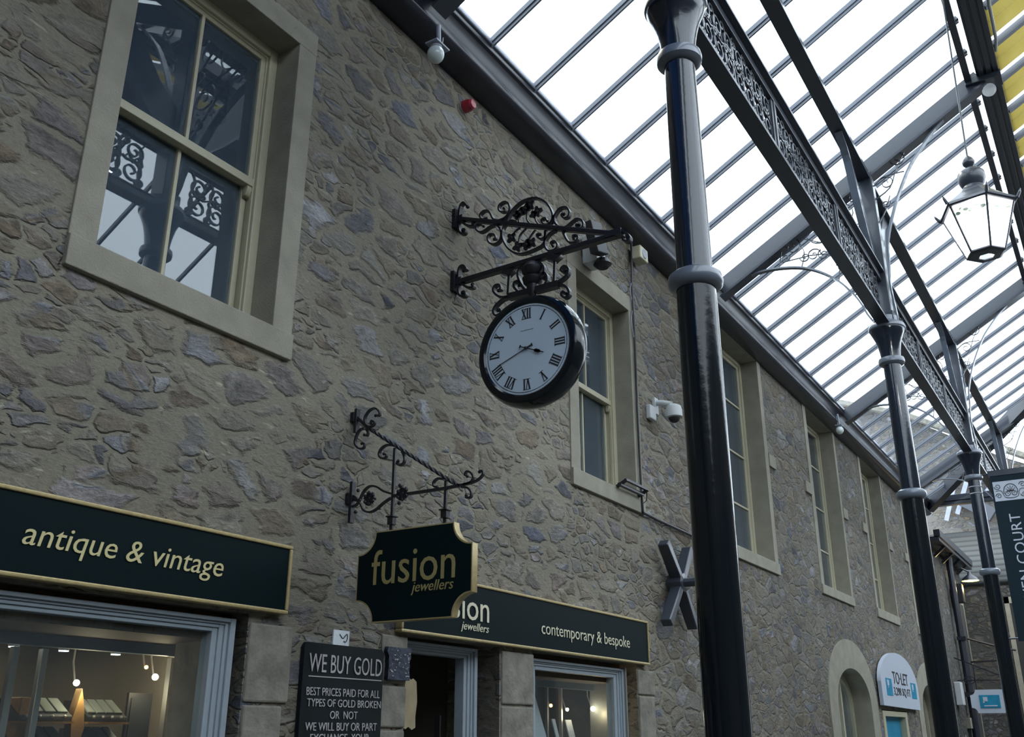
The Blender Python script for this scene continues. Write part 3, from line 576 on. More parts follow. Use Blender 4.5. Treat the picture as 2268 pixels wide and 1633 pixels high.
LARC = [(-.33, 7.38), (-.60, 7.50), (-.86, 7.55), (-1.14, 7.54), (-1.44, 7.47), (-1.67, 7.35), (-1.89, 7.16), (-2.07, 6.91), (-2.16, 6.72), (-2.2, 6.60), (-2.28, 6.45)]
RARC = [(-2.54, 6.45), (-2.54, 6.58), (-2.52, 6.96), (-2.55, 7.29), (-2.58, 7.59), (-2.69, 7.95), (-2.81, 8.23), (-2.98, 8.55), (-3.16, 8.78), (-3.35, 8.99), (-3.52, 9.12), (-3.75, 9.25), (-3.84, 9.31)]
def zraft(y): return zr(y) - .26
def frame(x, label):
    F = thing('canopy_frame', label, 'roof frame', (x, CY, 6.42), 'arched frames standing on the columns')
    b = MB(); b.beam((x, -.31, zr(-.31)-.14), (x, -3.98, zr(-3.98)-.14), .13, .25)
    b.build('rafter', 'slate_paint', F, bevel=.006)
    b = MB(); b.beam((x, -.31, zr(-.31)-.275), (x, -3.98, zr(-3.98)-.275), .19, .03); b.build('rafter_flange', 'slate_paint', F)
    b = MB(); b.box((x-.09, CY-.10, 6.44), (x+.09, CY+.10, zraft(CY)+.1)); b.box((x-.11, CY-.12, 6.44), (x+.11, CY+.12, 6.56)); b.build('post', 'slate_paint', F, bevel=.01)
    for nm, arc in (('wall_side_arch', LARC), ('ridge_side_arch', RARC)):
        b = MB(); b.strap(arc, 'yz', x, .075, .022, 1, 4); A_ = b.build(nm, 'ring', F)
        q = MB()
        if nm[0] == 'w':
            for i, (y, z, r) in enumerate(((-1.5, 7.62, .07), (-1.95, 7.35, .07), (-1.75, 7.6, .08), (-2.1, 7.25, .07), (-.75, 7.64, .05), (-1.25, 7.68, .06), (-2.22, 8.3, .08), (-1.85, 8.2, .07), (-1.55, 8.08, .06), (-2.15, 6.95, .05), (-1.75, 7.95, .20), (-1.35, 7.82, .14), (-2.1, 7.55, .17), (-2.05, 8.1, .17), (-1.0, 7.73, .09), (-2.2, 7.15, .10), (-1.62, 7.62, .10), (-2.22, 7.85, .1))):
                q.strap(spiral(y, z, r, .6*i, 1.4, 1 if i % 2 else -1), 'yz', x, .02, .013, .5, 2)
            for P_ in ([(-.45, 7.46), (-.8, 7.66), (-1.2, 7.72), (-1.6, 7.95), (-2.0, 8.28)], [(-2.3, 6.75), (-2.2, 7.1), (-2.0, 7.35), (-1.75, 7.6), (-1.2, 7.62)], [(-2.3, 7.3), (-2.1, 7.7), (-1.8, 7.75), (-1.5, 7.9)], [(-2.3, 7.6), (-2.15, 8.0), (-1.9, 8.2)], [(-1.44, 7.47), (-1.5, 7.7), (-1.4, 7.98)], [(-1.9, 7.16), (-1.95, 7.5), (-1.85, 7.8)], [(-1.14, 7.54), (-1.2, 7.8)], [(-2.07, 6.9), (-2.2, 7.0), (-2.3, 7.05)]):
                q.strap(P_, 'yz', x, .02, .012, .7, 3)
        else:
            for i, (y, z, r) in enumerate(((-2.85, 8.72, .11), (-2.66, 8.4, .10), (-3.1, 8.95, .08), (-2.62, 8.1, .06), (-2.62, 8.68, .09))):
                q.strap(spiral(y, z, r, .9*i, 1.4, 1 if i % 2 else -1), 'yz', x, .02, .013, .5, 2)
            for P_ in ([(-2.5, 8.62), (-2.8, 8.8), (-3.15, 8.98), (-3.4, 9.1)], [(-2.5, 8.2), (-2.7, 8.32), (-2.8, 8.55), (-2.95, 8.8)], [(-2.5, 7.85), (-2.6, 8.0), (-2.68, 8.2)], [(-2.5, 8.4), (-2.65, 8.5), (-2.9, 8.5)]):
                q.strap(P_, 'yz', x, .02, .012, .7, 3)
        q.build('scrollwork', 'slate_paint', A_)
    for s_ in (-1, 1):
        prof = [(.09, 7.15), (.25, 7.17), (.42, 7.28), (.62, 7.5), (.82, 7.78), (.98, 8.08), (1.12, 8.3), (1.4, 8.47)]
        pp = spline(prof, 3)
        b = MB(); b.poly([[(x+s_*u, z) for u, z in pp] + [(x+s_*1.4, 8.5), (x+s_*1.02, 8.5), (x+s_*.62, 8.05), (x+s_*.3, 7.65), (x+s_*.09, 7.5)]], 'xz', CY-.02, CY+.02)
        S_ = b.build('side_bracket', 'slate_paint', F)
        b = MB(); b.strap([(x+s_*u, z) for u, z in prof], 'xz', CY, .09, .02, 1, 3); b.build('bracket_edge', 'ring', S_)
    return F
fl = ['arched iron roof frame over the nearest column, mostly above the picture', 'arched iron roof frame on the second column with lacy spandrels, left of the lantern', 'arched iron roof frame on the third column, above the court banner', 'darkest farthest iron roof frame at the hipped canopy end']
for x, l in zip(CX, fl): frame(x, l)

# purlins over the columns
for i in range(3):
    b = MB(); b.box((CX[i]+.06, CY-.06, 8.50), (CX[i+1]-.06, CY+.06, 8.66)); b.box((CX[i]+.06, CY-.085, 8.485), (CX[i+1]-.06, CY+.085, 8.505))
    tag(b.build('roof_purlin', 'slate_paint', bevel=.005), ['dark roof purlin running above the first girder, left of the lantern', 'dark roof purlin between the second and third roof frames', 'dark roof purlin beyond the third roof frame'][i], 'roof beam', 'purlins along the colonnade')
# gutter and eaves
b = MB(); b.poly([[(0, 7.17), (-.2, 7.19), (-.245, 7.215), (-.26, 7.24), (-.25, 7.26), (-.215, 7.28), (-.215, 7.36), (-.27, 7.46), (-.30, 7.47), (-.30, 7.53), (0, 7.53)]], 'yz', -8, XE)
G = tag(b.build('eaves_gutter', 'gutter', bevel=.006), 'long dark gutter along the top of the stone wall under the glass roof', 'gutter')
b = MB(); b.poly([[(-.30, 7.531), (-.315, 7.531), (-.315, 7.585), (-.1, 7.60), (-.1, 7.54)]], 'yz', -8, XE); b.build('flashing', 'lead', G)
# glass, in bays
bays = [(5.26, 11.88), (12.02, 18.73), (18.87, 24.6)]
for i, (a, e) in enumerate(bays):
    b = MB(); b.poly([[(-.28, zr(-.28)+.05), (-3.95, zr(-3.95)+.05), (-3.95, zr(-3.95)+.056), (-.28, zr(-.28)+.056)]], 'yz', a, e)
    tag(b.build('roof_glazing', 'roofglass'), ['clear roof glass of the bay nearest the camera, left of the second frame', 'clear roof glass of the middle bay between second and third frames', 'clear roof glass of the farthest bay before the hip'][i], 'roof glass', 'bays of canopy roof glass')
b = MB(); v = [b.bm.verts.new(p) for p in ((24.6, -.28, zr(-.28)+.05), (28.15, -.28, zr(-.28)+.05), (24.6, -3.9, zr(-3.9)+.05))]; b.bm.faces.new(v)
tag(b.build('roof_glazing', 'roofglass'), 'triangular roof glass beside the hip at the far canopy end', 'roof glass', 'bays of canopy roof glass')
b = MB(); b.poly([[(-.28, zr(-.28)+.05), (-3.95, zr(-3.95)+.05), (-3.95, zr(-3.95)+.06), (-.28, zr(-.28)+.06)]], 'yz', -8, 5.14)
tag(b.build('roof_glazing', 'bluepane'), 'dark blue roof panel left of the nearest roof frame, above the globe lamp', 'roof panel')
def bar(x, y1=-3.9):
    q = MB(); y0 = -.28
    q.beam((x, y0, zr(y0)+.02), (x, y1, zr(y1)+.02), .05, .05); q.beam((x, y0, zr(y0)-.02), (x, y1, zr(y1)-.02), .022, .05); return q
barx = [4.48, 6.04, 6.82, 7.59, 8.37, 9.15, 9.93, 10.71, 11.40, 12.6, 13.30, 14.05, 14.80, 15.58, 16.40, 17.2, 18.05, 19.5, 20.3, 21.1, 21.9, 22.7, 23.5, 24.3]
proto = tag(bar(0).build('glazing_bar', 'bar'), 'slim grey glazing bar sloping up the glass canopy roof', 'glazing bar', 'glazing bars of the canopy roof')
for i, x in enumerate(barx):
    o = proto if i == 0 else dup(proto)
    o.location.x = x
for x in (25.1, 25.9, 26.7, 27.5):
    tag(bar(x, -(XE-x)-.3).build('glazing_bar', 'bar'), 'short glazing bar running up to the hip at the far canopy end', 'glazing bar', 'short glazing bars by the hip')
# hip and end tie
b = MB(); b.beam((XE, -.2, 7.42), (24.6, -3.85, 9.45), .2, .34); tag(b.build('hip_rafter', 'slate_paint', bevel=.01), 'heavy dark hip rafter closing the far end of the canopy', 'roof beam')
b = MB(); b.box((XE-.1, -11.4, 7.40), (XE+.1, -.2, 7.50)); b.box((XE-.14, -11.4, 7.50), (XE+.14, -.2, 7.66)); tag(b.build('end_tie_beam', 'slate_paint', bevel=.008), 'dark horizontal tie beam across the far end of the canopy', 'roof beam')
b = MB(); v = [b.bm.verts.new(p) for p in ((XE, -.3, 7.62), (24.6, -3.9, 9.6), (24.6, -6.6, 9.6), (XE, -11.3, 7.62))]; b.bm.faces.new(v)
tag(b.build('end_roof_glazing', 'roofglass'), 'glass slope of the hipped far end above the tie beam', 'roof glass')
# ridge beams and yellow slope
b = MB(); b.box((-8, -3.88, 9.46), (24.9, -3.80, 9.62)); tag(b.build('ridge_purlin', 'slate_paint', bevel=.004), 'narrow purlin just left of the big ridge beam at upper right', 'roof beam')
R_ = thing('ridge_beam', 'wide dark ridge beam running along the roof at upper right', 'roof beam', (8, -4.05, 9.5))
b = MB(); b.box((-8, -4.20, 9.52), (25, -3.945, 9.78)); b.build('beam', 'slate_paint', R_)
for y in (-4.0, -4.09, -4.17):
    b = MB(); b.box((-8, y-.035, 9.49), (25, y+.028, 9.53)); b.build('boarding_strip', 'slate_paint', R_, bevel=.006)
for x in CX:
    b = MB(); b.box((x-.12, -4.22, 9.42), (x+.12, -3.80, 9.52)); b.build('ridge_plate', 'slate_paint', R_, bevel=.006)
zy = lambda y: 9.72 + .57*(-y-4.2)
def yslab(x0, x1, mat, y0=-4.2, y1=-6.3, dz=0, t=.02):
    q = MB(); q.poly([[(y0, zy(y0)+dz), (y1, zy(y1)+dz), (y1, zy(y1)+dz+t), (y0, zy(y0)+dz+t)]], 'yz', x0, x1); return q
yp = None
xx = 6.0; k = 0
Y0 = None
while xx < 24.5:
    if Y0 is None:
        Y0 = thing('yellow_roof_panel', 'sunlit yellow roof panel beyond the ridge beam at the top right corner', 'roof panel', (xx, -4.2, 9.72), 'sunlit yellow panels beyond the ridge')
        yslab(xx, xx+.30, 'yellow_board').build('panel', 'yellow_board', Y0); yslab(xx+.315, xx+.62, 'yellow_board').build('panel', 'yellow_board', Y0)
        b = MB(); b.beam((xx-.06, -4.2, 9.68), (xx-.06, -6.3, zy(-6.3)-.04), .07, .08); b.build('panel_bar', 'bar', Y0)
    else: dup(Y0, loc=(xx, -4.2, 9.72))
    xx += .80
# opposite half of the roof
zo = lambda y: 10.95 - .62*(-y-6.4)
b = MB(); b.poly([[(-6.3, 10.95), (-7.0, zo(-7.0)), (-7.0, zo(-7.0)+.05), (-6.3, 11.0)]], 'yz', -8, 28); tag(b.build('opposite_roof_boarding', 'brownboard'), 'dark boarded upper slope on the opposite side of the court', 'roof')
b = MB(); b.box((-8, -6.42, 10.75), (28, -6.2, 11.0)); tag(b.build('high_ridge_beam', 'slate_paint'), 'high ridge beam above the yellow panels', 'roof beam')
b = MB()
for i in range(42):
    x = -7.5 + i*.85; b.beam((x, -7.0, zo(-7.0)), (x, -11.5, zo(-11.5)), .05, .07)
for x in CX: b.beam((x, -6.4, 10.8), (x, -11.5, zo(-11.5)-.15), .13, .25)
b.box((-8, -11.5, 7.45), (28, -11.3, 7.75))
tag(b.build('opposite_roof_bars', 'slate_paint'), 'glazing bars and rafters of the opposite roof slope, seen in window reflections', 'roof bars')
b = MB(); b.box((-8, -9.3, 6.36), (28, -9.1, 6.46)); b.box((-8, -9.3, 7.0), (28, -9.1, 7.13))
for i in range(14):
    scroll_fill(b, -1+i*1.7, -1+i*1.7+1.5, 6.46, 7.0, 'xz', -9.2, .03, .035, i)
tag(b.build('opposite_girder', 'slate_paint'), 'pierced girder of the opposite colonnade, seen in window reflections', 'girder')
for x, l in zip(CX[:3], ('first', 'second', 'third')):
    dup(cols_[0], loc=(x-.0, -9.2, 0), label='%s iron column of the opposite colonnade, outside the picture' % l, group='columns of the opposite colonnade')

# ------------------------------------------------------------------ hanging lantern
LX, LY = 9.5, -3.79
Ln = thing('hanging_lantern', 'large six-sided glass lantern hanging from the roof at upper right', 'lantern', (LX, LY, 5.9))
ro, ri, zt_, zb_ = .335, .175, 6.43, 5.95
def hexa(r, z, a0=.35): return [Vector((LX+r*math.cos(a0+PI/3*k), LY+r*math.sin(a0+PI/3*k), z)) for k in range(6)]
T, Bt = hexa(ro, zt_), hexa(ri, zb_)
b = MB()
for k in range(6):
    b.beam(T[k], Bt[k], .018, .018)
b.build('corner_bar', 'slate_paint', Ln)
b = MB()
for k in range(6):
    b.bm.faces.new([b.bm.verts.new(p) for p in (T[k], T[(k+1)%6], Bt[(k+1)%6], Bt[k])])
pn = b.build('glass_pane', 'lampglass', Ln)
b = MB()
k = 3
for kk in (2, 3):
    for i in range(7):
        t = .12 + .76*i/6; top = T[kk].lerp(T[(kk+1)%6], t); bo = Bt[kk].lerp(Bt[(kk+1)%6], t); c = top.lerp(bo, .17+.04*math.sin(i*2.1+kk))
        b.bm.faces.new([b.bm.verts.new(c+(top-bo).normalized()*dz + (T[(kk+1)%6]-T[kk]).normalized()*dx) for dx, dz in ((-.025, -.012), (0, -.02), (.026, -.008), (.02, .015), (-.01, .02), (-.024, .006))])
b.build('algae_stain', 'algae', pn)
b = MB(); a0 = .35
b.lathe([(ro+.02, zt_-.015), (ro+.035, zt_+.0), (ro+.02, zt_+.03), (ro-.06, zt_+.09), (.16, zt_+.19), (.12, zt_+.24)], (LX, LY, 0), n=6, a0=a0); b.build('roof', 'slate_paint', Ln)
b = MB()
for p in hexa(ro+.03, zt_+.01):
    d = (p-Vector((LX, LY, p.z))).normalized(); b.tube([p, p+d*.03+Vector((0,0,.05)), p+d*.045+Vector((0,0,.085))], [.018, .014, .002], 6)
b.build('corner_finial', 'slate_paint', Ln)
b = MB(); b.lathe([(.11, 6.66), (.095, 6.70), (.115, 6.74), (.13, 6.79), (.125, 6.85), (.10, 6.88), (.05, 6.90), (.03, 6.93), (.055, 6.96), (.06, 6.99), (.04, 7.03), (.012, 7.06)], (LX, LY, 0), n=24); b.build('crown', 'slate_paint', Ln, True)
b = MB(); b.lathe([(ri+.005, zb_+.012), (ri+.01, zb_-.005), (ri-.02, zb_-.02), (.075, zb_-.03), (.075, zb_-.02), (.11, zb_+.0)], (LX, LY, 0), n=6, a0=a0, cap=False); b.build('base_ring', 'slate_paint', Ln)
b = MB(); b.tube([(LX, LY, 7.05), (LX, LY-.07, 9.50)], .009, 8); b.build('hanging_rod', 'slate_paint', Ln)

ld = bpy.data.lights.new('lantern_bulb', 'POINT'); ld.energy = 60; ld.color = (1, 1, .97); ld.shadow_soft_size = .06
lo = bpy.data.objects.new('lantern_bulb', ld); COL.objects.link(lo); lo.parent = Ln; lo.location = (0, 0, .35)
# ------------------------------------------------------------------ clock on its bracket
def pts(tab, key): return [p for n, p in tab if n == key]
XC = 5.95
BR = thing('clock_bracket', 'large wrought iron scroll bracket carrying the round clock', 'bracket', (XC, 0, 5.5))
def bar2(q, p, x, w_, h): 
    (y0, z0), (y1, z1) = p; q.beam((x, y0, z0), (x, y1, z1), w_, h)
q = MB(); bar2(q, pts(CLOCK, 'topbar')[0], XC, .05, .035); q.build('top_bar', 'iron', BR, bevel=.004)
q = MB(); bar2(q, pts(CLOCK, 'lowbar')[0], XC, .06, .04); q.build('lower_strut', 'iron', BR, bevel=.004)
e = pts(CLOCK, 'endcurl')[0]
q = MB(); q.strap(e, 'yz', XC, .05, .02, .8, 4, .014); q.box((XC-.04, e[0][0]-.02, e[0][1]-.05), (XC+.04, e[0][0]+.12, e[0][1]+.0)); q.build('end_scroll', 'iron', BR)
for p in pts(CLOCK, 'arc'):
    q = MB(); q.strap(p, 'yz', XC, .04, .016, .7, 4, .012); q.build('scroll', 'iron', BR)
for p in pts(CLOCK, 'thin'):
    q = MB(); q.strap(p, 'yz', XC, .016, .012, .8, 4); q.build('stem', 'iron', BR)
def leaf(q, y, z, x, r, n=4, rot=.3):
    P_ = []
    for k in range(n*6):
        t = 2*PI*k/(n*6); rr = r*(.55+.45*abs(math.cos(n*(t-rot)/2))**1.5); P_.append((y+rr*math.cos(t), z+rr*math.sin(t)))
    q.poly([P_], 'yz', x-.008, x+.008); q.sphere((x, y, z), r*.3, 6)
for i, p in enumerate(pts(CLOCK, 'leaf')[0]):
    q = MB(); leaf(q, p[0], p[1], XC, .052 if i < 8 else .04, 4, .4+i*.5); q.build('leaf_cluster', 'iron', BR)
for nm in ('wall1', 'wall2'):
    q = MB()
    for p in pts(CLOCK, nm): q.strap(p, 'yz', XC, .045, .02, .8, 4, .018)
    zc_ = pts(CLOCK, nm)[0][0][1]; q.box((XC-.05, -.035, zc_-.09), (XC+.05, .0, zc_+.09)); q.box((XC-.025, -.09, zc_-.03), (XC+.025, -.03, zc_+.03))
    q.build('wall_fitting', 'iron', BR)
CK = thing('round_clock', 'round double-faced clock with white dial, roman numerals and thick black rim', 'clock', (XC, -.77, 4.36))
for p in pts(CLOCK, 'rod'):
    q = MB(); bar2(q, p, XC, .02, .02); z1 = p[0][1]; y1 = p[0][0]
    q.poly([[(y1-.075, z1+.005), (y1-.02, z1-.02), (y1, z1-.035), (y1+.02, z1-.02), (y1+.075, z1+.005), (y1, z1+.03)]], 'yz', XC-.03, XC+.03); q.build('hanger_rod', 'iron', CK)
q = MB(); q.strap(pts(CLOCK, 'arm')[0], 'yz', XC, .06, .05, 1, 4); q.build('top_arm', 'iron', CK)
for p in pts(CLOCK, 'scroll'):
    q = MB(); q.strap(p, 'yz', XC, .045, .02, .7, 4, .014); q.build('scroll', 'iron', CK)
f_ = pts(CLOCK, 'fin')[0]; yf, zf = f_[0]; zb2 = f_[3][1]
q = MB(); q.lathe([(.03, zb2-.02), (.045, zb2+.03), (.05, zb2+.08), (.075, zb2+.1), (.085, zb2+.14), (.06, zb2+.165), (.085, zb2+.19), (.09, zb2+.23), (.06, zb2+.27), (.03, zb2+.29), (.01, zb2+.33)], (XC, yf, 0), n=20); q.build('crown_finial', 'iron', CK, True)
cy, cz = -.765, 4.36
prof = [(.372, -.085), (.385, -.098), (.41, -.10), (.438, -.085), (.452, -.05), (.458, 0), (.452, .05), (.438, .085), (.41, .10), (.385, .098), (.372, .085)]
q = MB(); q.lathe([(r, h) for r, h in prof], (XC, cy, cz), 'x', 72, cap=False); q.build('case', 'iron', CK, True).data.materials[0] = M['black']
for s_ in (-1, 1):
    xd = XC + s_*.078
    q = MB(); q.lathe([(.375, -.004), (.375, .004)], (xd, cy, cz), 'x', 64); dl = q.build('dial', 'dial', CK)
    X0 = xd + s_*.006
    q = MB()
    q.lathe([(.352, 0), (.356, -.0005), (.356, .0005), (.352, 0)], (X0, cy, cz), 'x', 72, cap=False)
    def bar3(u0, v0, u1, v1, w_, ang):
        # local numeral frame: u along tangent, v radial; placed at angle ang clockwise from XII
        ca, sa = math.cos(ang), math.sin(ang)
        def tr(u, v): 
            Y = u*ca + v*sa; Z = -u*sa + v*ca
            return (X0, cy + s_*Y, cz + Z)
        q.beam(tr(u0, v0), tr(u1, v1), w_, .003, up=(1, 0, 0))
    NUM = ['XII', 'I', 'II', 'III', 'IIII', 'V', 'VI', 'VII', 'VIII', 'IX', 'X', 'XI']
    r0, r1 = .250, .335
    for h_, s in enumerate(NUM):
        ang = h_*PI/6; wds = {'I': .022, 'V': .042, 'X': .042}; tot = sum(wds[c] for c in s); u = -tot/2
        for c in s:
            cw = wds[c]; m_ = u+cw/2
            if c == 'I': bar3(m_, r0, m_, r1, .011, ang)
            elif c == 'V': bar3(m_-.017, r1, m_, r0, .011, ang); bar3(m_+.015, r1, m_, r0, .005, ang)
            else: bar3(m_-.016, r1, m_+.016, r0, .011, ang); bar3(m_+.016, r1, m_-.016, r0, .005, ang)
            u += cw
        # serifs
        bar3(-tot/2, r1, tot/2, r1, .003, ang); bar3(-tot/2, r0, tot/2, r0, .003, ang)
    for k in range(60): bar3(0, .352, 0, .358, .002, k*PI/30)
    q.build('numerals', 'ink', dl)
    #, 'yz', (cy+.055, cy-.055, cz+.148, cz+.166) if s_ < 0 else (cy-.055, cy+.055, cz+.148, cz+.166), X0 if s_ < 0 else X0+.003, 'ink', dl, 'maker_name', .2) if False else None
    q = MB()
    rr_ = random.Random(3)
    for k in range(9): 
        uu = -.055 + k*.0135; bar3(uu, .150+(.004 if k in (0, 5, 6) else 0), uu+.007, .156+rr_.uniform(-.002, .002), .003, 0)
    q.build('maker_signature', 'ink', dl)
    q = MB(); X0 += s_*.008
    bar3(0, 0, 0, .275, .006, 249*PI/180); bar3(0, 0, 0, -.05, .012, 249*PI/180); bar3(-.012, -.055, .012, -.055, .012, 249*PI/180); q.build('minute_hand', 'ink', dl)
    q = MB(); X0 += s_*.005
    bar3(0, -.05, 0, .17, .008, 113*PI/180); bar3(0, .09, 0, .13, .028, 113*PI/180); bar3(0, .08, 0, .14, .016, 113*PI/180); bar3(-.012, -.055, .012, -.055, .012, 113*PI/180); q.sphere((X0, cy, cz), .014, 8); q.build('hour_hand', 'ink', dl)

# ------------------------------------------------------------------ hanging shop sign and bracket
XF = 4.80
FB = thing('sign_bracket', 'black wrought iron bracket with twisted diagonal holding the fusion sign', 'bracket', (XF, 0, 3.3))
def P0(k): return pts(FUS, k)
q = MB(); (y0, z0), (y1, z1) = P0('twist')[0]
n = 60
sec = []
ax = Vector((0, y1-y0, z1-z0)); Lx = ax.length; ax.normalize(); pr_ = ax.cross(Vector((1,0,0)))
for i in range(n+1):
    t = i/n; c = Vector((XF, y0, z0)) + ax*Lx*t; th = 0 if t < .04 else (t-.04)*2*PI*4
    sec.append([q.bm.verts.new(c + (Vector((1,0,0))*math.cos(th+PI/4+PI/2*k) + pr_*math.sin(th+PI/4+PI/2*k))*.0135) for k in range(4)])
for i in range(n):
    for k in range(4): q.bm.faces.new((sec[i][k], sec[i][(k+1)%4], sec[i+1][(k+1)%4], sec[i+1][k]))
q.bm.faces.new(sec[0][::-1]); q.bm.faces.new(sec[-1]); q.build('twisted_stay', 'iron', FB)
q = MB(); P_ = P0('lowbar')[0]
for a, c in zip(P_[:-1], P_[1:]): q.beam((XF, *a), (XF, *c), .02, .018)
q.build('lower_bar', 'iron', FB)
for p in P0('post'):
    q = MB(); bar2(q, p, XF, .018, .018); q.build('drop_rod', 'iron', FB)
for p in P0('arc'):
    q = MB(); q.strap(p, 'yz', XF, .02, .013, .8, 5, .011); q.build('scroll', 'iron', FB)
for (y, z) in P0('rosette')[0]:
    q = MB(); leaf(q, y, z, XF, .045, 6, .2); 
    for k in range(6): q.sphere((XF-.008, y+.038*math.cos(k*PI/3+.5), z+.038*math.sin(k*PI/3+.5)), .013, 5)
    for k in range(6): q.strap(spiral(y+.03*math.cos(k*PI/3), z+.03*math.sin(k*PI/3), .017, k*PI/3, 1.1, 1, .3, 8), 'yz', XF, .02, .006, 1, 1)
    q.build('leaf_rosette', 'iron', FB)
q = MB()
for (y, z) in P0('ball')[0]: q.sphere((XF, y, z), .013, 7)
q.build('ball', 'iron', FB)
for pk, gk in (('plate1', 'peg1'), ('plate2', 'peg2')):
    (ya, za), (yb, zb) = P0(pk)[0]; (yc, zc_), (yd, zd) = P0(gk)[0]
    q = MB(); q.box((XF-.02, -.05, min(za, zb)), (XF+.02, -.028, max(za, zb))); q.box((XF-.02, -.03, zc_-.02), (XF+.02, .02, zc_+.02)); q.beam((XF, -.04, zc_), (XF, yd, zd), .022, .022); q.box((XF-.028, -.032, zc_-.035), (XF+.028, 0, zc_+.035)); q.build('wall_plate', 'iron', FB, bevel=.002)
SG = thing('hanging_shop_sign', 'black hanging sign with scooped corners and gold edge reading fusion jewellers', 'sign', (XF, -.6, 2.24))
for i, p in enumerate(P0('clamp')[0]):
    q = MB(); q.box((XF-.02, p[0]-.022, p[1]-.03), (XF+.02, p[0]+.022, p[1]+.03)); q.box((XF-.03, p[0]-.03, p[1]+.018), (XF+.03, p[0]+.03, p[1]+.027)); q.box((XF-.008, p[0]-.012, 2.79), (XF+.008, p[0]+.012, p[1])); q.build('hanger_clamp', 'iron', SG, bevel=.002)
y0, y1, z0, z1 = -.145, -1.04, 2.238, 2.81; c_ = .15
def scoop(g):
    a, e, lo, hi = y0-g, y1+g, z0+g, z1-g; r = c_+g*.4; r2 = c_*.93
    P_ = []
    for (yc, zc_, t0, t1) in ((e, hi, 0, -PI/2), (e, lo, PI/2, 0), (a, lo, PI, PI/2), (a, hi, -PI/2, -PI)):
        P_ += [(yc + r2*math.cos(t0+(t1-t0)*k/10), zc_ + r2*math.sin(t0+(t1-t0)*k/10)) for k in range(11)]
    return P_
q = MB(); q.poly([scoop(0)], 'yz', XF-.028, XF+.028); q.build('gold_edge', 'gold', SG, bevel=.002)
q = MB(); q.poly([scoop(.008)], 'yz', XF-.0295, XF+.0295); q.build('panel', 'sign_black', SG)
def mtext(body, box, x, mat, par, **k):
    """text on a face looking toward -x: reads from +y to -y"""
    return text(body, 'yz', (box[0], box[1], box[2], box[3]), x, mat, par, **k)
mtext('fusion', (-.268, -.918, 2.468, 2.688), XF-.030, 'gold_dull', SG, name='shop_name', weight=.0)
mtext('jewellers', (-.590, -.908, 2.385, 2.468), XF-.030, 'gold_dull', SG, name='shop_subtitle', shear=.25)

# ------------------------------------------------------------------ fascia boards
def fascia(name, label, x0, x1, z0, z1, yb=0, th=.065):
    F = thing(name, label, 'sign', ((x0+x1)/2, 0, z0))
    q = MB(); q.box((x0+.02, -th+.012, z0+.02), (x1-.02, yb, z1-.02)); q.build('panel', 'sign_black', F)
    q = MB()
    q.box((x0, -th, z0), (x1, yb, z0+.022)); q.box((x0, -th, z1-.022), (x1, yb, z1)); q.box((x0, -th, z0+.022), (x0+.022, yb, z1-.022)); q.box((x1-.022, -th, z0+.022), (x1, yb, z1-.022))
    q.build('gold_frame', 'gold', F, bevel=.007); return F
F1 = fascia('shop_fascia', 'long black fascia board reading antique & vintage over the bottom-left shop window', .55, 4.27, 2.255, 2.66)
text('antique & vintage', 'xz', (2.545, 3.745, 2.372, 2.515), -.055, 'gold_letter', F1, shear=.2, weight=.0)
F2 = fascia('shop_fascia', 'long black fascia board reading contemporary & bespoke over the shop door', 5.36, 9.46, 2.245, 2.68)
text('fusion', 'xz', (5.71, 6.455, 2.398, 2.60), -.055, 'cream_letter', F2, weight=.002, name='shop_name')
text('jewellers', 'xz', (6.075, 6.455, 2.303, 2.382), -.055, 'cream_letter', F2, shear=.25, name='shop_subtitle')
text('contemporary & bespoke', 'xz', (7.27, 9.0, 2.350, 2.487), -.055, 'cream_letter', F2, weight=-.004, name='shop_strapline')

# blackboard
BD = thing('blackboard_sign', 'tall blackboard headed WE BUY GOLD hung beside the shop door', 'sign', (4.84, 0, 1.0))
q = MB(); q.poly([[(4.46, .9), (5.215, .9), (5.215, 2.09)] + [(5.195, 2.115), (4.48, 2.115), (4.46, 2.09)]], 'xz', -.035, -.005); q.build('board', 'board', BD, bevel=.005)
for s, bx in (('WE BUY GOLD', (4.505, 5.195, 1.943, 2.052)), ('BEST PRICES PAID FOR ALL', (4.50, 5.185, 1.808, 1.855)), ('TYPES OF GOLD BROKEN', (4.51, 5.20, 1.745, 1.79)), ('OR  NOT', (4.72, 4.975, 1.676, 1.722)), ('WE WILL BUY OR PART', (4.51, 5.17, 1.608, 1.655)), ('EXCHANGE  YOUR', (4.56, 5.10, 1.543, 1.59))):
    text(s, 'xz', bx, -.036, 'chalk', BD, weight=-.002)
q = MB(); q.box((4.51, -.038, 1.915), (5.2, -.035, 1.921)); q.build('underline', 'chalk', BD)
CD = thing('white_card', 'small white card with a dark squiggle above the blackboard', 'card', (4.81, 0, 2.13))
q = MB(); q.box((4.735, -.012, 2.115), (4.885, -.002, 2.21)); q.build('card', 'card', CD)
q = MB(); q.strap([(4.79, 2.185), (4.82, 2.16), (4.84, 2.175), (4.86, 2.19), (4.865, 2.165), (4.85, 2.14), (4.83, 2.145)], 'xz', -.014, .003, .005, 1); q.build('squiggle', 'ink', CD)
PQ = thing('slate_plaque', 'dark blue slate plaque speckled white beside the shop door', 'plaque', (5.37, 0, 1.9))
rr_ = random.Random(5)
q = MB(); q.poly([[(5.25+rr_.uniform(-.012, .012), 1.93+.03*k) for k in range(8)] + [(5.49+rr_.uniform(-.012, .012), 2.14-.03*k) for k in range(8)]], 'xz', -.045, -.01); q.build('slate', 'slate_dark', PQ)
q = MB()
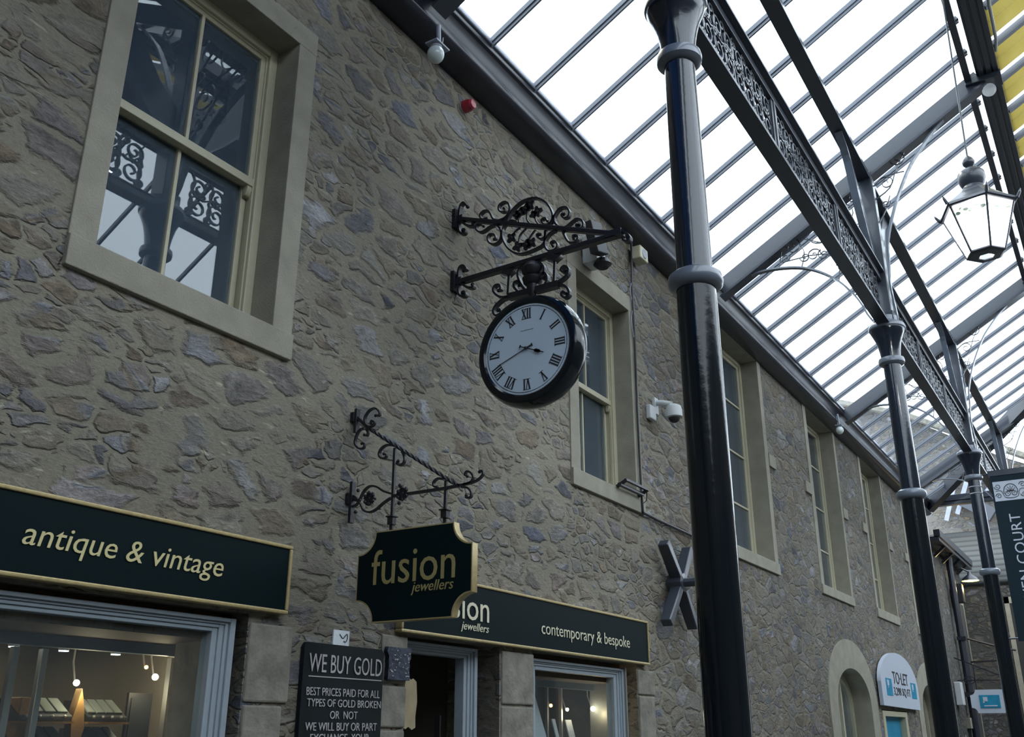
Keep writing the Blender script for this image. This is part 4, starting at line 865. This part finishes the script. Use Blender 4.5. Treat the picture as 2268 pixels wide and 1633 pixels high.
for k in range(38):
    x = rr_.uniform(5.27, 5.47); z = rr_.uniform(1.95, 2.13); q.box((x, -.048, z), (x+rr_.uniform(.006, .02), -.045, z+.006))
q.build('white_speckle', 'chalk', PQ)
PS = thing('parchment_notice', 'torn-edged parchment notice hanging inside the doorway edge', 'notice', (5.58, .05, 1.6))
q = MB(); q.poly([[(5.50, 1.63), (5.53, 1.62), (5.56, 1.635), (5.60, 1.615), (5.64, 1.63), (5.635, 1.7), (5.65, 1.8), (5.635, 1.93), (5.60, 1.95), (5.57, 1.94), (5.54, 1.96), (5.50, 1.95)]], 'xz', .005, .012); q.build('sheet', 'paper', PS)

# ------------------------------------------------------------------ shopfront: windows and door
def moulded(x0, x1, z0, z1, y0, parent, wd=.17, mat='grey_timber', bottom=True):
    q = MB(); tf = .55
    for k, (g, dy) in enumerate(((0, 0), (.04, .015), (.065, .025), (.10, .035))):
        g1 = (.04, .065, .10, wd)[k]
        q.box((x0+g, y0+dy, z0), (x0+g1, y0+.12, z1-g*tf)); q.box((x1-g1, y0+dy, z0), (x1-g, y0+.12, z1-g*tf)); q.box((x0+g1, y0+dy, z1-g1*tf), (x1-g1, y0+.12, z1-g*tf))
    if bottom: q.box((x0, y0, z0-.12), (x1, y0+.14, z0))
    return q.build('frame', mat, parent, bevel=.004)
W9 = thing('window_9', None, None, (2.1, 0, .6), kind='structure')
moulded(.2, 3.96, .67, 2.205, .03, W9, .14)
q = MB(); q.box((.3, .1, .7), (3.85, .106, 2.125)); q.build('glass_pane', 'shop_glass', W9)
q = MB(); q.box((.2, .14, 2.09), (4.02, 1.15, 2.24)); q.build('display_soffit', 'brownboard', W9)
q = MB(); q.box((3.94, .14, .55), (4.02, .5, 2.24)); q.build('reveal', 'ashlar_old', W9)
W10 = thing('window_10', None, None, (8.1, 0, .6), kind='structure')
moulded(7.22, 9.04, .67, 2.19, .04, W10, .16)
q = MB(); q.box((7.3, .1, .7), (8.95, .106, 2.05)); q.build('glass_pane', 'shop_glass', W10)
q = MB(); q.box((7.22, .16, 2.06), (9.2, .8, 2.24)); q.build('display_soffit', 'brownboard', W10)
q = MB(); q.box((9.22, .165, .55), (9.26, .52, 2.06)); q.box((9.04, .02, .55), (9.06, .16, 2.2)); q.build('reveal', 'room', W10)
D2 = thing('door_2', None, None, (6.0, 0, 0), kind='structure')
moulded(5.47, 6.54, 0, 2.215, .10, D2, .14, bottom=False)
q = MB(); q.box((6.26, .25, 1.55), (6.275, .3, 1.72)); q.build('door_closer', 'black_plastic', D2)
# shop interior
b = MB(); b.box((-1, 2.6, 0), (10.5, 2.7, 2.9)); b.build('wall_shop_back', 'shopwall', kind='structure')
b = MB(); b.box((5.32, .5, 0), (5.44, 2.6, 2.9)); b.box((6.85, .5, 0), (6.95, 2.6, 2.9)); b.box((4.42, .5, 0), (4.5, 2.6, 2.9)); b.build('wall_shop_partition', 'shopwall', kind='structure')
b = MB(); b.box((5.44, 1.3, 0), (6.85, 1.4, 2.9)); b.build('wall_lobby_back', 'dark', kind='structure')
b = MB(); b.box((-1, 1.16, 2.2), (4.4, 2.6, 2.26)); b.box((6.96, .81, 2.2), (10.5, 2.6, 2.26)); b.build('ceiling_shop', 'shopwall', kind='structure')
PV = tag(MB().box((.3, .66, 2.03), (4.12, .72, 2.11)).build('display_pelmet', 'pelmet'), 'blue-grey pelmet strip across the top of the left shop window', 'pelmet')
PV2 = tag(MB().box((7.3, .46, 2.0), (9.2, .52, 2.07)).build('display_pelmet', 'pelmet'), 'blue-grey pelmet strip in the right shop window', 'pelmet')
for x, l in ((3.07, 'left'), (3.235, 'right')):
    tag(MB().box((x-.018, .68, .6), (x+.018, .72, 2.02)).build('display_post', 'alu', bevel=.004), '%s one of two brushed metal posts in the lower left window' % l, 'post')
tag(MB().box((4.07, .68, .6), (4.1, .72, 2.02)).build('display_post', 'alu'), 'metal post at the right end of the left window display', 'post')
for x in (8.33, 8.60):
    tag(MB().box((x-.014, .5, .6), (x+.014, .53, 2.0)).build('display_post', 'alu'), 'thin metal post in the contemporary shop window, %s' % {8.33: 'behind the white pointed card', 8.60: 'between the orange and round lights'}[x], 'post')
# shelves with necklace stands
oakp = tag(MB().box((3.33, .98, .8), (3.39, 1.1, 1.78)).build('oak_upright', 'oak', bevel=.005), 'orange oak upright left of the display shelves', 'shelf upright')
oakc = MB(); oakc.poly([[(3.66, 1.0), (3.74, 1.0), (3.76, 1.3), (3.72, 1.5), (3.75, 1.62), (3.73, 1.74), (3.70, 1.84), (3.68, 1.74), (3.66, 1.66), (3.68, 1.5), (3.64, 1.3)]], 'xz', .98, 1.04); tag(oakc.build('oak_upright', 'oak', bevel=.004), 'shaped oak upright between the two banks of displays', 'shelf upright')
for z, nm in ((1.655, 'upper'), (1.50, 'lower')):
    for x0, x1, sd in ((3.32, 3.66, 'left'), (3.75, 4.03, 'right')):
        tag(MB().box((x0, .95, z-.012), (x1, 1.25, z)).build('shelf', 'oak'), '%s oak shelf on the %s of the window display' % (nm, sd), 'shelf')
        S_ = thing('necklace_stand', '%s %s black necklace stand with four grey pads in the left window' % (nm, sd), 'display stand', (x0, 1.0, z), 'necklace stands in the left window')
        q = MB(); q.poly([[(.97, z), (1.22, z), (1.22, z+.12), (1.12, z+.12), (1.0, z+.045), (.97, z+.03)]], 'yz', x0+.005, x1-.005); q.build('stand', 'velvet', S_, bevel=.004)
        n_ = 4; wd = (x1-x0-.03)/n_
        for k in range(n_):
            xa = x0+.015+k*wd
            q = MB(); q.beam((xa+wd/2, .995, z+.05), (xa+wd/2, 1.115, z+.125), wd-.012, .012); q.build('pad', 'pad', S_, bevel=.003)
            q = MB(); q.sphere((xa+wd/2, .968, z+.028), .008, 6); q.build('silver_clip', 'alu', S_)
# spotlights
def spot(x, y, z, r, label, mat='glow', watt=6, nm='spotlight'):
    S_ = thing(nm, label, 'light', (x, y, z))
    q = MB(); q.sphere((x, y, z), r, 10); q.build('bulb', mat, S_, True)
    q = MB(); q.tube([(x, y+.02, z+r*.6), (x, y+.06, z+.12), (x, y+.06, 2.19)], .006, 6); q.build('stem', 'alu', S_)
    if watt:
        ld = bpy.data.lights.new('bulb_light', 'POINT'); ld.energy = watt; ld.color = (1, .8, .5) if mat != 'downlight' else (.9, .95, 1); ld.shadow_soft_size = .05
        lo = bpy.data.objects.new('bulb_light', ld); COL.objects.link(lo); lo.parent = S_; lo.location = (0, -.1, -.05)
    return S_
spot(3.69, 1.03, 1.87, .018, 'round white spotlight above the oak upright in the left window', watt=3)
spot(4.22, 1.0, 1.925, .02, 'bright round spotlight at the right of the left window', watt=5)
spot(4.19, 1.06, 1.985, .012, 'small orange spotlight above the bright one in the left window', 'glow_orange', 0)
spot(9.17, .46, 1.825, .024, 'bright round spotlight at the right of the contemporary window', watt=1.2)
spot(8.42, .52, 1.84, .016, 'small orange-rimmed spotlight in the contemporary window', 'glow_orange', 0)
spot(8.74, .52, 1.81, .016, 'small white spotlight right of the orange one in the contemporary window', 'glow', 1)
for x, y, l in ((3.11, .78, 'leftmost'), (3.42, .8, 'middle'), (3.745, .78, 'rightmost')):
    S_ = thing('downlight', '%s of three flat oval downlights in the left shop window' % l, 'light', (x, y, 2.02), 'oval downlights in the left window')
    q = MB(); q.lathe([(.026, 0), (.026, .004)], (x, y, 2.022), n=20); q.build('lens', 'downlight', S_)
    q = MB(); q.lathe([(.028, .004), (.03, .07)], (x, y, 2.022), n=20); q.build('housing', 'alu', S_)
MR = thing('framed_picture', 'dark framed picture on the shop wall, right end of the left window', 'picture', (4.16, 1.1, 1.6))
q = MB(); q.box((4.12, 1.1, 1.45), (4.30, 1.12, 1.83)); q.build('frame', 'black_plastic', MR)
q = MB(); q.box((4.14, 1.095, 1.48), (4.28, 1.1, 1.80)); q.build('picture', 'velvet', MR)
for x, y, z0_, z1_, dx, l in ((8.09, .5, 1.5, 1.90, .10, 'tall pointed white display card'), (8.40, .5, 1.45, 1.72, .09, 'grey-white slanted display card'), (8.66, .5, 1.45, 1.715, .09, 'blue-white slanted display card')):
    q = MB()
    tp = {'t': .012, 'g': .06, 'b': .12}[l[0]]; s_ = (z1_-z0_+.1)*.5
    q.poly([[(x+s_*(.0 if tp < .02 else 1), z0_-.1), (x+s_+max(tp, .05), z0_-.1), (x+tp, z1_), (x, z1_)]], 'xz', y, y+.012); tag(q.build('display_card', 'card', bevel=.002), l + ' in the contemporary shop window', 'card', 'white cards in the contemporary window')
b = MB()
ld = bpy.data.lights.new('shop_light', 'AREA'); ld.energy = 9; ld.size = 1.5; ld.color = (1, .78, .48)
lo = bpy.data.objects.new('shop_ceiling_light', ld); COL.objects.link(lo); lo.location = (3.3, 1.9, 2.15)
ld2 = bpy.data.lights.new('shop_light', 'AREA'); ld2.energy = 6; ld2.size = 1.2; ld2.color = (1, .8, .5)
lo2 = bpy.data.objects.new('shop_ceiling_light', ld2); COL.objects.link(lo2); lo2.location = (8.6, 1.6, 2.15)

# ------------------------------------------------------------------ fittings on the wall
AL = thing('alarm_beacon', 'small red alarm sounder on the stone wall under the gutter', 'alarm', (6.02, 0, 6.96))
q = MB(); q.lathe([(.05, -.10), (.058, -.06), (.06, -.015)], (6.03, 0, 6.96), 'y', 24); q.build('body', 'red', AL, True)
q = MB(); q.lathe([(.02, -.118), (.04, -.116), (.048, -.10)], (6.03, 0, 6.96), 'y', 24); q.build('sounder_cap', 'red', AL, True)
q = MB(); q.lathe([(.055, -.015), (.055, 0)], (6.03, 0, 6.96), 'y', 24); q.build('wall_base', 'white_plastic', AL)
def globe_lamp(x, label, z=6.86):
    G_ = thing('globe_lamp', label, 'lamp', (x, -.28, z), 'globe lamps under the gutter')
    q = MB(); q.sphere((x, -.30, z), .072, 14, 1.1); q.build('opal_globe', 'globe', G_, True)
    q = MB(); q.box((x-.07, -.36, z+.085), (x+.11, -.24, z+.10)); q.build('mounting_plate', 'lead', G_)
    q = MB(); q.lathe([(.05, z+.06), (.05, z+.09)], (x, -.30, 0), n=20); q.tube([(x+.04, -.3, z+.10), (x+.05, -.28, z+.34)], .02, 8); q.tube([(x+.09, -.27, z+.1), (x+.16, -.24, z+.2), (x+.2, -.22, z+.36)], .006, 6); q.build('bracket', 'lead', G_)
globe_lamp(5.20, 'grey globe lamp below the gutter near the red alarm')
globe_lamp(18.2, 'small globe lamp below the gutter between the far tall windows', 7.0)
# globe at ridge
G_ = thing('globe_lamp', 'clear globe lamp under the ridge beam right above the lantern', 'lamp', (12.0, -4.04, 9.3))
q = MB(); q.sphere((12.0, -4.05, 9.36), .085, 14); q.build('globe', 'lampglass', G_, True)
q = MB(); q.box((11.9, -4.2, 9.47), (12.1, -3.86, 9.49)); q.lathe([(.04, 9.43), (.04, 9.47)], (12.0, -4.05, 0), n=16); q.build('mounting_plate', 'lead', G_)
# conduit along ridge
q = MB(); q.tube([(9.2, -4.27, 9.6), (9.9, -4.3, 9.62), (10.6, -4.26, 9.6), (11.3, -4.25, 9.58), (11.5, -4.22, 9.56)], .02, 8); tag(q.build('roof_conduit', 'alu', smooth=True), 'pale conduit pipe along the ridge beam by the yellow panels', 'pipe')
# floodlight box and speaker
FL = thing('floodlight', 'black floodlight with grey box on the wall behind the clock bracket tip', 'light', (8.3, 0, 6.5))
q = MB(); q.box((8.28, -.19, 6.33), (8.50, -.02, 6.66)); q.build('grey_box', 'white_plastic', FL, bevel=.008)
q = MB(); q.beam((8.1, -.24, 6.68), (8.2, -.27, 6.34), .26, .1, up=(0, 1, 0)); q.build('lamp_head', 'black_plastic', FL, bevel=.01)
q = MB(); q.lathe([(.06, 6.26), (.10, 6.30), (.07, 6.36)], (8.36, -.22, 0), n=16); q.build('sensor', 'black_plastic', FL)
SP = thing('horn_speaker', 'cream box loudspeaker fixed under the gutter between clock and nearest column', 'speaker', (9.72, 0, 7.0))
q = MB(); q.beam((9.62, -.03, 7.0), (9.62, -.17, 7.0), .22, .17); q.build('box', 'cream_plastic', SP, bevel=.015)
q = MB(); q.lathe([(.065, -.172), (.055, -.178), (.02, -.176)], (9.62, 0, 7.0), 'y', 20); q.build('speaker_cone', 'lead', SP)
SP2 = MB()
CM = thing('dome_camera', 'grey dome security camera on a bracket between second window and nearest column', 'camera', (10.05, 0, 5.1))
q = MB(); q.box((10.02, -.03, 5.12), (10.12, 0, 5.32)); q.tube([(10.07, -.02, 5.26), (10.07, -.12, 5.24), (10.06, -.22, 5.2)], .035, 10); q.build('wall_arm', 'white_plastic', CM)
q = MB(); q.lathe([(.05, 5.19), (.085, 5.17), (.095, 5.12), (.095, 5.04), (.075, 5.03)], (10.05, -.25, 0), n=24); q.build('housing', 'white_plastic', CM, True)
q = MB(); q.sphere((10.05, -.25, 5.04), .07, 12); q.build('dome', 'black_plastic', CM, True)
JB = tag(MB().box((9.81, -.06, 5.0), (9.98, -.0, 5.17)).build('junction_box', 'white_plastic', bevel=.012), 'small pale junction box beside the dome camera', 'box')
q = MB(); q.tube([(9.52, -.05, 7.14), (9.50, -.04, 6.6), (9.515, -.035, 5.8), (9.50, -.035, 5.0), (9.49, -.04, 4.05), (9.49, -.05, 3.84)], .014, 8); q.tube([(9.49, -.04, 3.84), (9.9, -.03, 3.83), (10.8, -.03, 3.82), (12.2, -.03, 3.80)], .017, 8); tag(q.build('wall_cable', 'iron', smooth=True), 'black cable running down beside the second window then along the wall', 'cable')
q = MB(); q.tube([(9.50, -.04, 6.62), (9.46, -.03, 6.5), (9.52, -.03, 6.3), (9.45, -.03, 6.1), (9.50, -.035, 5.9)], .006, 6); tag(q.build('thin_cable', 'lead', smooth=True), 'thin loose cable looping at the top of the black wall cable', 'cable')
FT = thing('tube_light_fitting', 'black metal light fitting lying on the sill of the second window', 'light fitting', (9.15, -.05, 4.0))
q = MB(); q.box((8.86, -.10, 4.0), (9.44, -.06, 4.03)); q.box((8.9, -.15, 4.05), (9.44, -.12, 4.075)); q.build('channel', 'iron', FT)
q = MB()
for x in (8.9, 9.42): q.beam((x, -.03, 4.0), (x, -.15, 4.06), .03, .03)
q.tube([(9.42, -.12, 4.07), (9.5, -.1, 4.05), (9.53, -.08, 3.97), (9.49, -.05, 3.93)], .006, 6); q.build('bracket', 'iron', FT)
XP = thing('pattress_cross', 'black iron X-shaped wall tie plate left of the nearest column', 'wall tie', (10.15, 0, 3.15))
q = MB()
for dx, dz in ((-.36, .40), (.34, .42), (-.40, -.47), (.36, -.45)):
    q.beam((10.2, -.12, 3.16), (10.2+dx, -.12, 3.16+dz), .07, .14, up=(0, 1, 0), w1=.10, h1=.12)
q.build('cross_arm', 'slate_paint', XP, bevel=.012)
q = MB(); q.lathe([(.11, -.02), (.11, -.19), (.06, -.2)], (10.2, 0, 3.16), 'y', 8); q.lathe([(.05, -.2), (.05, -.36)], (10.2, 0, 3.16), 'y', 8); q.build('bolt', 'slate_paint', XP, bevel=.004)

# ------------------------------------------------------------------ TO LET board
TL = thing('letting_board', 'arched pale blue-white letting board reading TO LET over the blue door', 'sign', (21.7, 0, 2.06))
P_ = [(19.95, 2.09), (23.52, 2.06), (23.52, 2.5)] + ell(21.73, 2.52, 1.79, .62, 0, PI, 24) + [(19.95, 2.5)]
q = MB(); q.poly([P_], 'xz', -.10, -.03); q.build('board', 'white_sign', TL, bevel=.012)
text('TO·LET', 'xz', (21.02, 22.50, 2.52, 2.755), -.103, 'ink', TL)
text('3,298 SQ FT', 'xz', (21.0, 22.6, 2.28, 2.455), -.103, 'ink', TL)
for x0_ in (20.35, 22.75):
    q = MB(); q.box((x0_, -.105, 2.28), (x0_+.52, -.1, 2.60)); lg = q.build('blue_logo', 'blue', TL)
    q = MB(); q.box((x0_+.1, -.108, 2.47), (x0_+.26, -.105, 2.57)); q.box((x0_+.13, -.11, 2.42), (x0_+.17, -.105, 2.47)); q.build('logo_mark', 'white_sign', lg)

# ------------------------------------------------------------------ hanging banner on the third column
BN = thing('court_banner', 'tall dark blue hanging banner with white lettering COURT at the right edge', 'banner', (18.8, -2.9, 3.1))
bx = 18.78; by0, by1 = -2.66, -3.26
q = MB(); q.box((bx-.01, by1, 3.05), (bx+.01, by0, 5.92)); q.build('panel', pbr('banner_blue_black', (.006, .018, .028), .6, spec=.2), BN)
q = MB(); q.box((bx-.02, by1-.04, 5.90), (bx+.03, by0+.02, 6.0)); q.tube([(bx, CY-.1, 5.94), (bx, by0, 5.95)], .015, 8); q.tube([(bx, CY-.1, 3.1), (bx, by0, 3.1)], .015, 8); q.build('top_rail', 'slate_paint', BN)
q = MB(); q.box((bx-.014, by1+.03, 5.44), (bx-.008, by0-.03, 5.79)); ob_ = q.build('white_band', 'white_sign', BN)
q = MB(); c0 = (by0+by1)/2
for s_ in (-1, 1):
    q.strap(spiral(c0+s_*.06, 5.56, .055, PI/2, 1.4, s_), 'yz', bx-.016, .004, .012, .6, 2); q.strap(spiral(c0+s_*.2, 5.7, .055, 0, 1.4, -s_), 'yz', bx-.016, .004, .012, .6, 2)
    q.strap(spiral(c0+s_*.2, 5.53, .05, 0, 1.4, s_), 'yz', bx-.016, .004, .012, .6, 2)
    q.strap([(c0, 5.48), (c0+s_*.1, 5.5), (c0+s_*.15, 5.62), (c0+s_*.24, 5.62)], 'yz', bx-.016, .004, .01, .8, 3)
q.strap(ell(c0, 5.60, .11, .13, -.3, PI+.3, 14), 'yz', bx-.016, .004, .012, 1, 1)
for k in range(7): q.strap([(c0, 5.6), (c0+.09*math.cos(PI*k/6), 5.6+.1*math.sin(PI*k/6))], 'yz', bx-.016, .004, .008, 1, 1)
q.build('scroll_ornament', 'ink', ob_)
text('CRAVEN COURT', 'yz', (-2.86, -3.03, 3.25, 5.20), bx-.012, 'white_sign', BN, rot90=True, spacing=1.05)

# ------------------------------------------------------------------ things on the far lower building
q = MB(); q.tube([(31.2, -.12, 6.5), (31.2, -.10, 6.2), (31.2, -.1, .1)], .09, 10); q.box((31.05, -.24, 4.1), (31.35, .0, 4.2)); q.box((31.0, -.26, 2.55), (31.4, 0, 2.68)); tag(q.build('downpipe', 'gutter'), 'black downpipe on the far lower building right of the second column', 'pipe')
WL = thing('wall_lamp', 'wall lamp with a glowing yellow underside below the far eave', 'lamp', (31.6, -.45, 5.8))
q = MB(); q.lathe([(.26, 5.86), (.20, 5.95), (.06, 6.05), (.03, 6.15)], (32.0, -.5, 0), n=24, cap=False); q.tube([(32.0, -.5, 6.12), (32.0, -.3, 6.25), (32.0, .02, 6.2)], .025, 8); q.build('shade', 'gutter', WL, True)
q = MB(); q.lathe([(.24, 5.865), (.001, 5.84)], (32.0, -.5, 0), n=24, cap=False); q.build('lit_lens', 'yellowlamp', WL)
ld = bpy.data.lights.new('lamp_glow', 'POINT'); ld.energy = 22; ld.color = (1, .75, .35); lo = bpy.data.objects.new('lamp_glow', ld); COL.objects.link(lo); lo.parent = WL; lo.location = (.4, -.05, -.15)
BX = thing('wall_speaker', 'black box speaker on the far lower building left of the yellow lamp', 'speaker', (30.7, 0, 5.5))
q = MB(); q.box((31.5, -.3, 5.2), (31.85, -.02, 5.75)); q.build('cabinet', 'black_plastic', BX, bevel=.02)
q = MB(); q.tube([(31.7, -.1, 5.2), (31.72, -.1, 5.0), (31.7, 0, 4.85)], .03, 8); q.build('bracket', 'iron', BX)
HS = thing('hanging_shop_sign', 'white hanging sign with scooped corners and blue panel on the far lower building', 'sign', (30, -.75, 2.1))
a, e, lo_, hi_ = -.26, -1.24, 2.10, 2.70; r = .14
P_ = []
for (yc, zc_, t0, t1) in ((e, hi_, 0, -PI/2), (e, lo_, PI/2, 0), (a, lo_, PI, PI/2), (a, hi_, -PI/2, -PI)):
    P_ += [(yc + r*math.cos(t0+(t1-t0)*k/6), zc_ + r*math.sin(t0+(t1-t0)*k/6)) for k in range(7)]
q = MB(); q.poly([P_], 'yz', 29.97, 30.03); q.build('panel', 'white_sign', HS)
q = MB(); q.box((29.955, -.98, 2.23), (29.97, -.48, 2.56)); lg = q.build('blue_panel', 'blue', HS)
q = MB(); q.box((29.945, -.68, 2.40), (29.955, -.57, 2.51)); q.box((29.945, -.60, 2.36), (29.955, -.56, 2.41)); q.box((29.945, -.9, 2.27), (29.955, -.58, 2.30)); q.build('logo_mark', 'white_sign', lg)
HB = thing('sign_bracket', 'thin black scroll bracket above the white and blue far sign', 'bracket', (30, 0, 3))
q = MB(); q.beam((30, 0, 3.55), (30, -1.3, 2.95), .03, .03); q.beam((30, 0, 2.95), (30, -1.32, 2.93), .03, .03); q.tube([(30, -.45, 3.35), (30, -.45, 2.7)], .012, 6); q.tube([(30, -1.1, 3.02), (30, -1.1, 2.7)], .012, 6); q.build('arm', 'iron', HB)
q = MB(); q.strap(ell(-.3, 2.95, .14, .1, 0, 2*PI, 16), 'yz', 30, .02, .02, 1, 1); q.strap(spiral(-.3, 2.95, .08, 0, 1.2), 'yz', 30, .02, .02, 1, 1); q.strap(spiral(-.6, 2.95, .07, 0, 1.2), 'yz', 30, .02, .02, 1, 1); q.build('scroll', 'iron', HB)
WM = tag(MB().box((29.6, -.12, 2.3), (30.0, .055, 2.9)).build('meter_box', 'white_plastic', bevel=.02), 'pale box on the far wall between column and downpipe', 'box')
q = MB(); q.tube([(33, 0, 4.3), (33, -.9, 4.0), (33, -1.3, 3.9)], .03, 8); q.beam((33, 0, 3.6), (33, -.8, 3.62), .05, .05); tag(q.build('wall_bracket', 'iron'), 'plain dark iron bracket on the far wall above the white and blue sign', 'bracket')
HL = thing('hanging_lantern', 'far glass lantern partly hidden behind the banner at the right edge', 'lantern', (26, -3.0, 3))
q = MB(); q.lathe([(.10, 3.0), (.22, 3.55)], (27, -2.98, 0), n=6, cap=False); q.build('glass_pane', 'globe', HL)
q = MB(); q.lathe([(.25, 3.55), (.2, 3.62), (.08, 3.75), (.05, 3.85), (.08, 3.92), (.01, 4.0)], (27, -2.98, 0), n=6); q.lathe([(.11, 2.96), (.11, 3.0)], (27, -2.98, 0), n=6); q.tube([(27, -2.98, 3.98), (27, -3.0, 7.5)], .015, 6); q.build('roof', 'slate_paint', HL)
